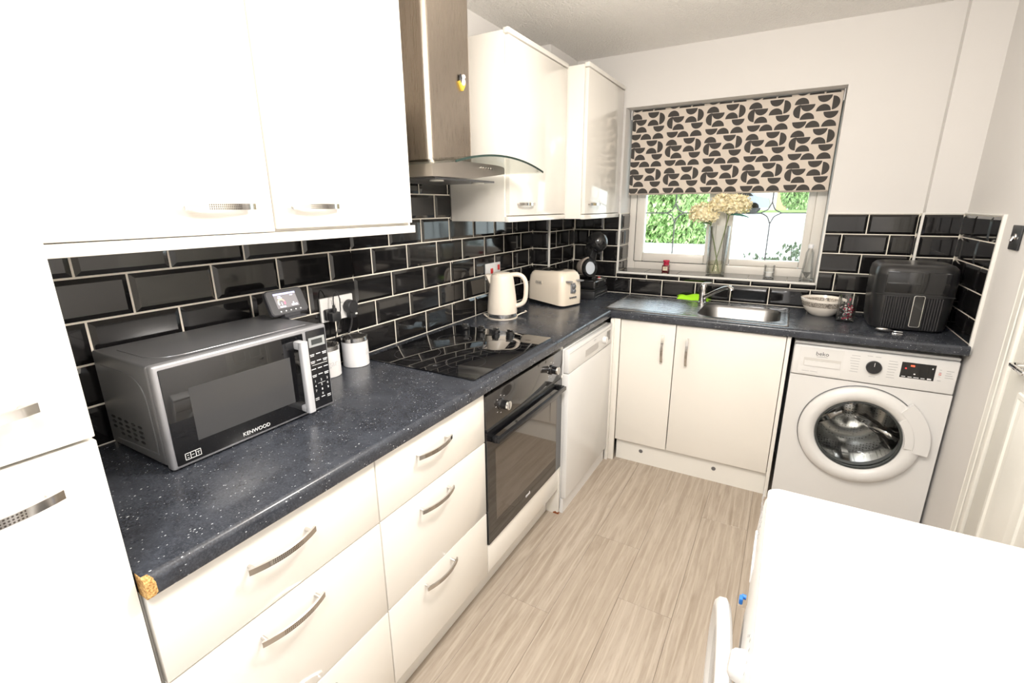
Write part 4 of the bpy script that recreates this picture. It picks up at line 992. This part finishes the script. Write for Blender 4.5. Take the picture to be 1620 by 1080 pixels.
bm = bm_(); lathe(bm, [(.0001, 0), (.026, 0), (.025, .006), (.022, .016), (.016, .021), (.0001, .022)], (TX - .0095, -2.415, .765), (-.99, 0, .1), 32); obj('dial', bm, WHITE2, tpn)
marks('dial_marks', [(math.cos(a) * .040 - .0015, math.cos(a) * .040 + .0015, math.sin(a) * .030 - .004, math.sin(a) * .030 + .003) for a in [math.radians(20 + 28 * i) for i in range(6)]], ((TX - .0095, -2.415, .784), (0, -1, 0), sl), GREYP, tpn)
bm = bm_(); rb(bm, TX - .0145, TX - .008, -2.16, -2.02, .720, .755, .002); obj('label_plate', bm, PRINT, tpn)
rr = random.Random(5); rc = []
for i in range(26):
    z = .0 + (i % 4) * .007; a = -.17 + (i // 4) * .027; rc.append((a, a + rr.uniform(.008, .02), z, z + .0022))
marks('panel_text', rc, ((TX - .0095, -2.08, .778), (0, -1, 0), sl), GREYP, tpn)
bm = bm_(); cyl(bm, (TX - .012, -1.995, .545), (TX - .022, -1.995, .545), .006, n=12); rb(bm, TX - .027, TX - .018, -2.015, -1.997, .535, .552, .003); obj('door_catch', bm, M('blue_plastic', (.04, .22, .70), .35), tf, label='blue plastic tab on the dryer front')
bm = bm_(); lathe(bm, [(.16, .001), (.165, .008), (.185, .010), (.203, .008), (.207, .001)], (TX - .004, -2.28, .50), (-1, 0, 0), 48); obj('door_surround', bm, WHITE2, tf, 50)
A = math.radians(6.5); n_ = Vector((-math.cos(A), -math.sin(A), 0)); hinge = Vector((TX - .008, -2.480, .50)); u = Vector((-math.sin(A), math.cos(A), 0)); cc = hinge + u * .202
bm = bm_(); lathe(bm, [(.0001, .0), (.195, .0), (.204, .006), (.204, .018), (.196, .026), (.182, .028), (.172, .024), (.160, .018)], cc, n_, 56); td = obj('door', bm, WHITE2, t, 40)
bm = bm_(); lathe(bm, [(.160, .0185), (.14, .018), (.0001, .016)], cc, n_, 40); obj('door_window', bm, M('grey_window', (.22, .23, .25), .12, 0, .5), td, 50)
bm = bm_(); rb(bm, TX - .020, TX - .006, -2.500, -2.482, .45, .52, .003); obj('hinge', bm, WHITE2, t)
for x in (TX + .06, 1.99):
    for y in (-2.53, -2.03):
        bm = bm_(); cyl(bm, (x, y, 0), (x, y, .016), .02, n=12); obj('foot', bm, BLACKM, t)

# ================================================================== RIGHT WORKTOP ITEMS
t = thing('serving_bowl', 'white bowl with grey patterned band right of the sink', 'bowl', (1.598, -.165, .91))
bm = bm_(); lathe(bm, [(.0001, .004), (.042, 0), (.048, 0), (.055, .005), (.080, .028), (.096, .058), (.103, .088), (.1005, .089), (.093, .062), (.076, .034), (.05, .012), (.0001, .010)], n=48); obj('bowl_body', bm, BOWL, t, 60, local=True)
t = thing('bead_jar', 'clear glass tumbler of red and dark decorative beads beside bowl', 'jar', (1.692, -.282, .91))
bm = bm_(); lathe(bm, [(.0001, 0), (.036, 0), (.038, .003), (.040, .133), (.0382, .133), (.0362, .012), (.0001, .010)], n=36); obj('glass', bm, G_CLEAR, t, 50, local=True)
bm = bm_(); bm2 = bm_(); bm3 = bm_(); rr = random.Random(21)
for i in range(150):
    a = rr.uniform(0, 2 * PI); r = .0315 * math.sqrt(rr.random()); z = .016 + rr.random() * (.055 if i < 110 else .10); s = rr.uniform(.003, .0055)
    bmesh.ops.create_icosphere((bm, bm2, bm3)[i % 3], subdivisions=1, radius=s, matrix=Matrix.Translation((r * math.cos(a), r * math.sin(a), z)))
obj('red_beads', bm, M('red_bead', (.5, .03, .08), .2), t, 60, local=True, kind='stuff'); obj('dark_beads', bm2, BLACK, t, 60, local=True, kind='stuff'); obj('clear_beads', bm3, M('pale_bead', (.75, .72, .68), .15), t, 60, local=True, kind='stuff')

t = thing('air_fryer', 'black ribbed air fryer in the corner by the right wall', 'air fryer', (1.918, -.255, .91))
fx, fy = 1.918, -.255
def fl(z, hx, hy_, r, n=6): return zl([(fx + a, fy + b) for a, b in rrect(-hx, hx, -hy_, hy_, r, n)], z)
bm = bm_(); loft(bm, [fl(.914, .128, .128, .05), fl(.918, .136, .136, .055), fl(.95, .143, .143, .06), fl(1.06, .149, .148, .062), fl(1.16, .150, .149, .062), fl(1.190, .146, .145, .06), fl(1.205, .132, .131, .055), fl(1.209, .11, .11, .05)], True, True); fb = obj('body', bm, M('black_satin_plastic', (.016, .016, .017), .28, 0, .2), t, 50)
bm = bm_()
for i in range(22):
    x = fx - .098 + i * .0094
    if abs(x - (fx + .017)) < .024: continue
    cyl(bm, (x, fy - .1465 + .002, .925), (x, fy - .1495, 1.068), .0042, n=8)
obj('drawer_ribs', bm, M('rib_black', (.03, .03, .032), .22, 0, 0, .5), fb, 60)
bm = bm_(); rb(bm, fx - .11, fx + .112, fy - .1515, fy - .144, 1.085, 1.180, .003); obj('touch_panel', bm, BLACK, fb)
bm = bm_(); rb(bm, fx - .14, fx + .14, fy - .1492, fy - .10, 1.074, 1.0765, .0005, 1); obj('drawer_seam', bm, RUBBER, fb, 0)
hx0 = fx + .017
bm = bm_(); loft(bm, [[Vector((hx0 + a, y, b)) for a, b in rrect(-.019, .019, .938, 1.078, .007, 4)] for y in (fy - .146, fy - .160)], True, True); hd = obj('handle', bm, BLACK, fb, 30)
bm = bm_(); a, b = rrect(-.0198, .0198, .937, 1.079, .0075, 4), rrect(-.0172, .0172, .9396, 1.0764, .006, 4)
loft(bm, [[Vector((hx0 + x, fy - .158, z)) for x, z in a], [Vector((hx0 + x, fy - .1615, z)) for x, z in a], [Vector((hx0 + x, fy - .1615, z)) for x, z in b], [Vector((hx0 + x, fy - .158, z)) for x, z in b]]); obj('handle_trim', bm, CHROME, hd, 30)
for sx in (-1, 1):
    for sy in (-1, 1):
        bm = bm_(); cyl(bm, (fx + sx * .09, fy + sy * .09, .910), (fx + sx * .09, fy + sy * .09, .915), .012, n=12); obj('foot', bm, RUBBER, fb)
t = thing('tin_opener', 'small black and silver tin opener lying before the air fryer', 'tin opener', (1.845, -.455, .91), math.radians(-6))
bm = bm_(); ball(bm, (-.018, 0, .010), .010, 18, 10, (3.4, 1.1, .95)); op = obj('grip', bm, BLACKM, t, 60, local=True)
bm = bm_(); ball(bm, (-.022, -.001, .0145), .008, 16, 8, (3.3, 1.0, .8)); obj('grip_inlay', bm, STEEL2, op, 60, local=True)
bm = bm_(); rb(bm, .012, .050, .004, .009, .006, .010, .001); rb(bm, .012, .050, -.012, -.006, .0, .004, .001); obj('blade', bm, CHROME, t, local=True)

# ================================================================== WINDOW SILL THINGS
ZS = 1.0538
t = thing('roller_blind', 'roller blind with black half-circle print, half lowered in window', 'blind', (1.0, .10, 2.01))
bm = bm_(); bx(bm, .455, 1.549, .0985, .0995, 1.540, 2.026)
bmesh.ops.transform(bm, matrix=Matrix.Translation((-1.0, -.10, -2.01)), verts=bm.verts[:]); obj('fabric', bm, BLIND, t, 0, local=True)
bm = bm_(); cyl(bm, (.455, .1165, 2.021), (1.549, .1165, 2.021), .0175, n=24); bmesh.ops.transform(bm, matrix=Matrix.Translation((-1.0, -.10, -2.01)), verts=bm.verts[:]); obj('roll', bm, BLIND, t, 60, local=True)
bm = bm_(); rb(bm, .456, 1.548, .0965, .1015, 1.535, 1.545, .001); obj('bottom_bar', bm, M('bar_fabric', (.40, .35, .30), .8), t)
for x in (.445, 1.551):
    bm = bm_(); rb(bm, x, x + .005, .09, .14, 1.985, 2.041, .001); obj('bracket', bm, WHITE2, t)

def pot(name, label, cat, x, y): return thing(name, label, cat, (x, y, ZS))
t = pot('flower_vase', 'tall clear cylinder glass vase holding cream hydrangeas on sill', 'vase', 1.030, .075)
bm = bm_(); lathe(bm, [(.0001, 0), (.052, 0), (.054, .003), (.057, .15), (.062, .295), (.0602, .295), (.055, .15), (.0515, .014), (.0001, .012)], n=40); obj('glass', bm, G_CLEAR, t, 50, local=True)
bm = bm_(); lathe(bm, [(.0001, .0125), (.050, .0145), (.0525, .085), (.0001, .085)], n=36); obj('water', bm, G_WATER, t, 40, local=True)
def hydrangea(label, base, top, heads, leaf, lmat, seed):
    t = thing('hydrangea', label, 'flower', (1.030, .075, ZS + .02), 0)
    bm = bm_(); mid = (Vector(base) + Vector(top)) / 2 + Vector((.004, 0, .0)); tube(bm, bez(base, mid, mid, top, 8), .0032, 7); obj('stem', bm, STEM, t)
    rr = random.Random(seed)
    for (c, r) in heads:
        bm = bm_()
        for i in range(230):
            z = rr.uniform(-.75, 1); a = rr.uniform(0, 2 * PI); q = math.sqrt(1 - z * z); d = Vector((q * math.cos(a) * 1.05, q * math.sin(a) * .9, z * .80)); p = Vector(c) + d * r * rr.uniform(.78, 1.06)
            u, v, n_ = frame_of(d + Vector((rr.uniform(-.5, .5), rr.uniform(-.5, .5), rr.uniform(-.5, .5)))); s = rr.uniform(.010, .017); ro = rr.uniform(0, PI)
            cv = bm.verts.new(p - n_ * .003)
            ring = []
            for k in range(8):
                an = ro + k * PI / 4; rad = s if k % 2 == 0 else s * .55
                ring.append(bm.verts.new(p + (u * math.cos(an) + v * math.sin(an)) * rad + n_ * (.004 if k % 2 == 0 else 0)))
            for k in range(8): bm.faces.new((cv, ring[k], ring[(k + 1) % 8]))
        ball(bm, c, r * .72, 12, 8, (1, .9, .8))
        h = obj('flower_head', bm, PETAL, t, 0, kind='stuff')
        bm = bm_(); tube(bm, [top, Vector(c) - Vector((0, 0, r * .5))], .0026, 6); obj('stalk', bm, STEM, t)
    for (p, d, L, wd_) in leaf:
        bm = bm_(); p, d = Vector(p), Vector(d).normalized(); sd = d.cross(Vector((0, .35, 1))).normalized(); up = sd.cross(d); pr_ = None
        rows = []
        for i in range(8):
            s = i / 7; wv = wd_ * math.sin(PI * min(1, s * .93 + .03)) ** .8; c = p + d * (L * s) - Vector((0, 0, 1)) * (L * .25 * s * s)
            rows.append([c - sd * wv + up * .004, c, c + sd * wv + up * .004])
        loft(bm, rows, closed=False); obj('leaf', bm, lmat, t, 60)
hydrangea('cream hydrangea stem leaning left out of the vase', (1.050, .066, ZS + .02), (.975, .055, 1.365), [((.937, .052, 1.422), .079)], [((.985, .055, 1.355), (-1, 0, .35), .075, .016), ((.985, .055, 1.36), (-.6, -.2, .8), .06, .012)], LEAFG, 1)
hydrangea('cream hydrangea stem with two heads leaning right out of the vase', (1.012, .086, ZS + .02), (1.075, .060, 1.410), [((1.035, .058, 1.477), .070), ((1.108, .050, 1.470), .076)], [((1.078, .06, 1.41), (1, 0, .12), .105, .022)], LEAFM, 2)

t = pot('red_candle_jar', 'small red lidded candle jar with label on window sill', 'candle jar', .725, .115)
bm = bm_(); rb(bm, .725 - .022, .725 + .022, .093, .137, ZS, ZS + .042, .004); jb = obj('jar', bm, M('dark_red_wax', (.13, .008, .012), .08, 0, .5), t)
bm = bm_(); lathe(bm, [(.0001, .042), (.018, .042), (.019, .054), (.014, .057), (.014, .060), (.0205, .062), (.0205, .072), (.018, .075), (.0001, .076)], (.725, .115, ZS), n=28); obj('lid', bm, M('red_glass', (.50, .02, .06), .1, 0, .4), t, 30)
bm = bm_(); bx(bm, .725 - .0145, .725 + .0145, .0920, .0932, ZS + .008, ZS + .033); lb = obj('label', bm, M('cream_label', (.78, .68, .52), .6), t, 0)
marks('label_print', [(-.006, .006, .018, .020), (-.009, .009, .012, .0135)], ((.725, .0919, ZS + .008), (1, 0, 0), (0, 0, 1)), PRINTD, lb)
t = pot('glass_candle_holder', 'small clear glass candle cup towards the right of sill', 'candle holder', 1.323, .105)
bm = bm_(); lathe(bm, [(.0001, 0), (.026, 0), (.029, .002), (.030, .073), (.028, .073), (.0265, .010), (.0001, .008)], n=30); obj('glass', bm, G_CLEAR, t, 50, local=True)
bm = bm_(); lathe(bm, [(.0001, .0085), (.0258, .0102), (.0262, .032), (.0001, .032)], n=24); obj('candle_wax', bm, M('white_wax', (.78, .74, .70), .5), t, 40, local=True)
t = pot('glass_bottle', 'clear fluted glass bottle with stopper at right end of sill', 'bottle', 1.513, .075)
bm = bm_(); lathe(bm, [(.0001, 0), (.034, 0), (.036, .004), (.030, .05), (.024, .11), (.021, .155), (.013, .172), (.011, .182), (.009, .182), (.011, .170), (.018, .150), (.021, .11), (.027, .05), (.0001, .012)], n=10); obj('glass', bm, G_CLEAR, t, 0, local=True)
bm = bm_(); lathe(bm, [(.0001, .180), (.012, .180), (.013, .184), (.013, .198), (.010, .202), (.0001, .202)], n=20); obj('stopper', bm, M('frosted_stopper', (.78, .78, .80), .3), t, 40, local=True)

# light switch on right wall
t = thing('light_switch', 'black wall plate with chrome toggle on the right wall', 'switch', (2.107, -.705, 1.35))
bm = bm_(); rb(bm, 2.1005, 2.1075, -.748, -.662, 1.307, 1.393, .002); sp = obj('face_plate', bm, BLACKM, t)
bm = bm_(); tube(bm, [(2.101, -.705, 1.356), (2.096, -.705, 1.350), (2.092, -.705, 1.338)], .004, 10, rs=[.005, .0045, .006]); lathe(bm, [(.0001, 0), (.011, 0), (.010, .004), (.0001, .005)], (2.1005, -.705, 1.354), (-1, 0, 0), 20); obj('toggle', bm, CHROME, sp, 50)
for dy in (-.03, .03):
    bm = bm_(); cyl(bm, (2.1006, -.705 + dy, 1.35), (2.0995, -.705 + dy, 1.35), .004, n=12); obj('screw', bm, CHROME, sp)

# ================================================================== OUTSIDE
bm = bm_(); line = [(.32, -.25), (12, .38), (27, .92), (33, 1.05), (60, 1.15)]
loft(bm, [[Vector((x, y, z)) for x in (-30, 30)] for y, z in line], closed=False); g = obj('driveway', bm, GROUND, None, 0); g['kind'] = 'structure'
bm = bm_(); loft(bm, [[Vector((x, y, z)) for x in (-2.0, 14)] for y, z in ((31.0, 1.015), (31.3, 1.10), (33, 1.16), (33.2, 1.06))], closed=False); o = obj('grass_verge', bm, GRASS, None, 0); o['kind'] = 'stuff'; o['label'] = 'strip of green grass verge across the road'; o['category'] = 'grass'
def foliage(bm, n, fn, s0, s1, rr):
    for i in range(n):
        p = Vector(fn(rr)); u, v, n_ = frame_of((rr.gauss(0, 1), rr.gauss(0, 1) - .8, rr.gauss(0, 1) + .4)); s = rr.uniform(s0, s1)
        vs4 = [bm.verts.new(p + u * a * s + v * b * s + n_ * c * s) for a, b, c in ((-.1, -1, 0), (.5, 0, .12), (0, 1, 0), (-.5, 0, .12))]; bm.faces.new(vs4)
rr = random.Random(4)
t = thing('hedge', 'tall leafy green hedge outside the left window pane', 'hedge', (-4.5, 12.6, .38))
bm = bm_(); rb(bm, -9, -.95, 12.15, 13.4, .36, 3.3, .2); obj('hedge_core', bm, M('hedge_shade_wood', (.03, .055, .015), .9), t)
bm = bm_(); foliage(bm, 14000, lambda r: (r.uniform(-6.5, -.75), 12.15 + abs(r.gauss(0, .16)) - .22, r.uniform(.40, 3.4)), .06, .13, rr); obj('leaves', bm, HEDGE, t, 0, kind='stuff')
t = thing('garden_tree', 'distant round green bush across the road', 'bush', (1.55, 35.0, 1.15))
bm = bm_(); tube(bm, [(1.55, 35.0, 1.1), (1.5, 35.0, 2.2)], .12, 8); obj('trunk', bm, M('bark', (.1, .07, .05), .9), t)
bm = bm_()
def sph(r):
    z = r.uniform(-1, 1); a = r.uniform(0, 2 * PI); q = math.sqrt(1 - z * z); k = r.uniform(.75, 1.05); return (1.75 + 1.25 * q * math.cos(a) * k, 35.0 + 1.0 * q * math.sin(a) * k, 2.35 + 1.25 * z * k)
foliage(bm, 3500, sph, .10, .2, rr); ball(bm, (1.75, 35.0, 2.35), .9); obj('crown', bm, HEDGE, t, 0, kind='stuff')
t = thing('house', 'pale house with brick corner across the road', 'house', (-3, 40, 1.05))
bm = bm_(); bx(bm, -9, 0.2, 38, 46, 1.0, 6.5); obj('wall', bm, M('pale_render', (.78, .74, .70), .9, var=.03), t, 0)
bm = bm_(); bx(bm, .21, .85, 38, 46, 1.0, 6.5); obj('brick_corner', bm, M('orange_brick', (.55, .30, .17), .9, var=.1), t, 0)
bm = bm_(); prism(bm, [(37.6, 6.5), (46.4, 6.5), (42, 9.2)], lambda a, b: Vector((-9.3, a, b)), lambda a, b: Vector((1.1, a, b))); obj('roof', bm, M('roof_tiles', (.2, .1, .08), .9), t, 0)
for x in (-6, -2.4):
    bm = bm_(); bx(bm, x, x + 1.3, 37.95, 38.02, 3.9, 5.1); wq = obj('window', bm, UPVC, t, 0)
    bm = bm_(); bx(bm, x + .08, x + 1.22, 37.93, 37.96, 3.98, 5.02); obj('pane', bm, BLACK, wq, 0)
t = thing('parked_car', 'grey car parked across the road seen past the flowers', 'car', (-1.6, 29.2, 1.02))
bm = bm_(); cp = [(-2.0, .28), (-2.05, .62), (-1.9, .82), (-1.2, .92), (-.7, 1.38), (.75, 1.42), (1.35, .95), (1.95, .82), (2.05, .55), (2.0, .28)]
prism(bm, cp, lambda a, b: Vector((-1.9 + a, 28.6, 1.02 + b)), lambda a, b: Vector((-1.9 + a, 30.2, 1.02 + b))); cbody = obj('car_body', bm, M('grey_car_paint', (.30, .31, .34), .25, .4), t, 0)
bm = bm_(); prism(bm, [(-1.05, .93), (-.66, 1.33), (.70, 1.36), (1.18, .96)], lambda a, b: Vector((-1.9 + a, 28.585, 1.02 + b)), lambda a, b: Vector((-1.9 + a, 28.6, 1.02 + b))); obj('side_window', bm, BLACK, cbody, 0)
for x in (-1.25, 1.25):
    for y in (28.62, 30.0):
        bm = bm_(); cyl(bm, (-1.9 + x, y - .02, 1.33), (-1.9 + x, y + .2, 1.33), .31, n=20, bev=.03); obj('wheel', bm, RUBBER, t)
# shrub just outside the right pane
t = thing('rose_bush', 'sprawling rose bush just outside the right window pane', 'shrub', (1.45, 1.0, -.22))
bm = bm_(); rr = random.Random(8); tips = []
for i in range(16):
    e = Vector((1.45 + rr.uniform(-.28, .22), 1.0 + rr.uniform(-.2, .2), rr.uniform(.98, 1.20))); 
    if e.x < 1.3: e.z = rr.uniform(.95, 1.09)
    b = Vector((1.45 + rr.uniform(-.06, .06), 1.0, -.25)); tube(bm, bez(b, b + Vector((0, 0, .7)), e - Vector((0, 0, .25)), e, 8), .004, 5, rs=[.007 - .0006 * k for k in range(9)]); tips.append(e)
obj('branches', bm, M('bramble_stem', (.12, .07, .05), .8), t, 60)
bm = bm_()
def tipf(r):
    e = tips[r.randrange(len(tips))]; return (e.x + r.gauss(0, .05), e.y + r.gauss(0, .06), e.z - abs(r.gauss(0, .08)) + .02)
foliage(bm, 900, tipf, .012, .026, rr); obj('leaves', bm, M('rose_leaf', (.09, .13, .06), .5, var=.3), t, 0, kind='stuff')

for names, g in ((('storage_canister',), 'white storage canisters beside the microwave'), (('hydrangea',), 'hydrangeas in the vase'), (('wall_cabinet',), 'cream wall cabinets'), (('drawer_cabinet',), 'cream drawer cabinets')):
    for o in bpy.data.objects:
        if o.parent is None and o.name.split('.')[0] in names: o['group'] = g
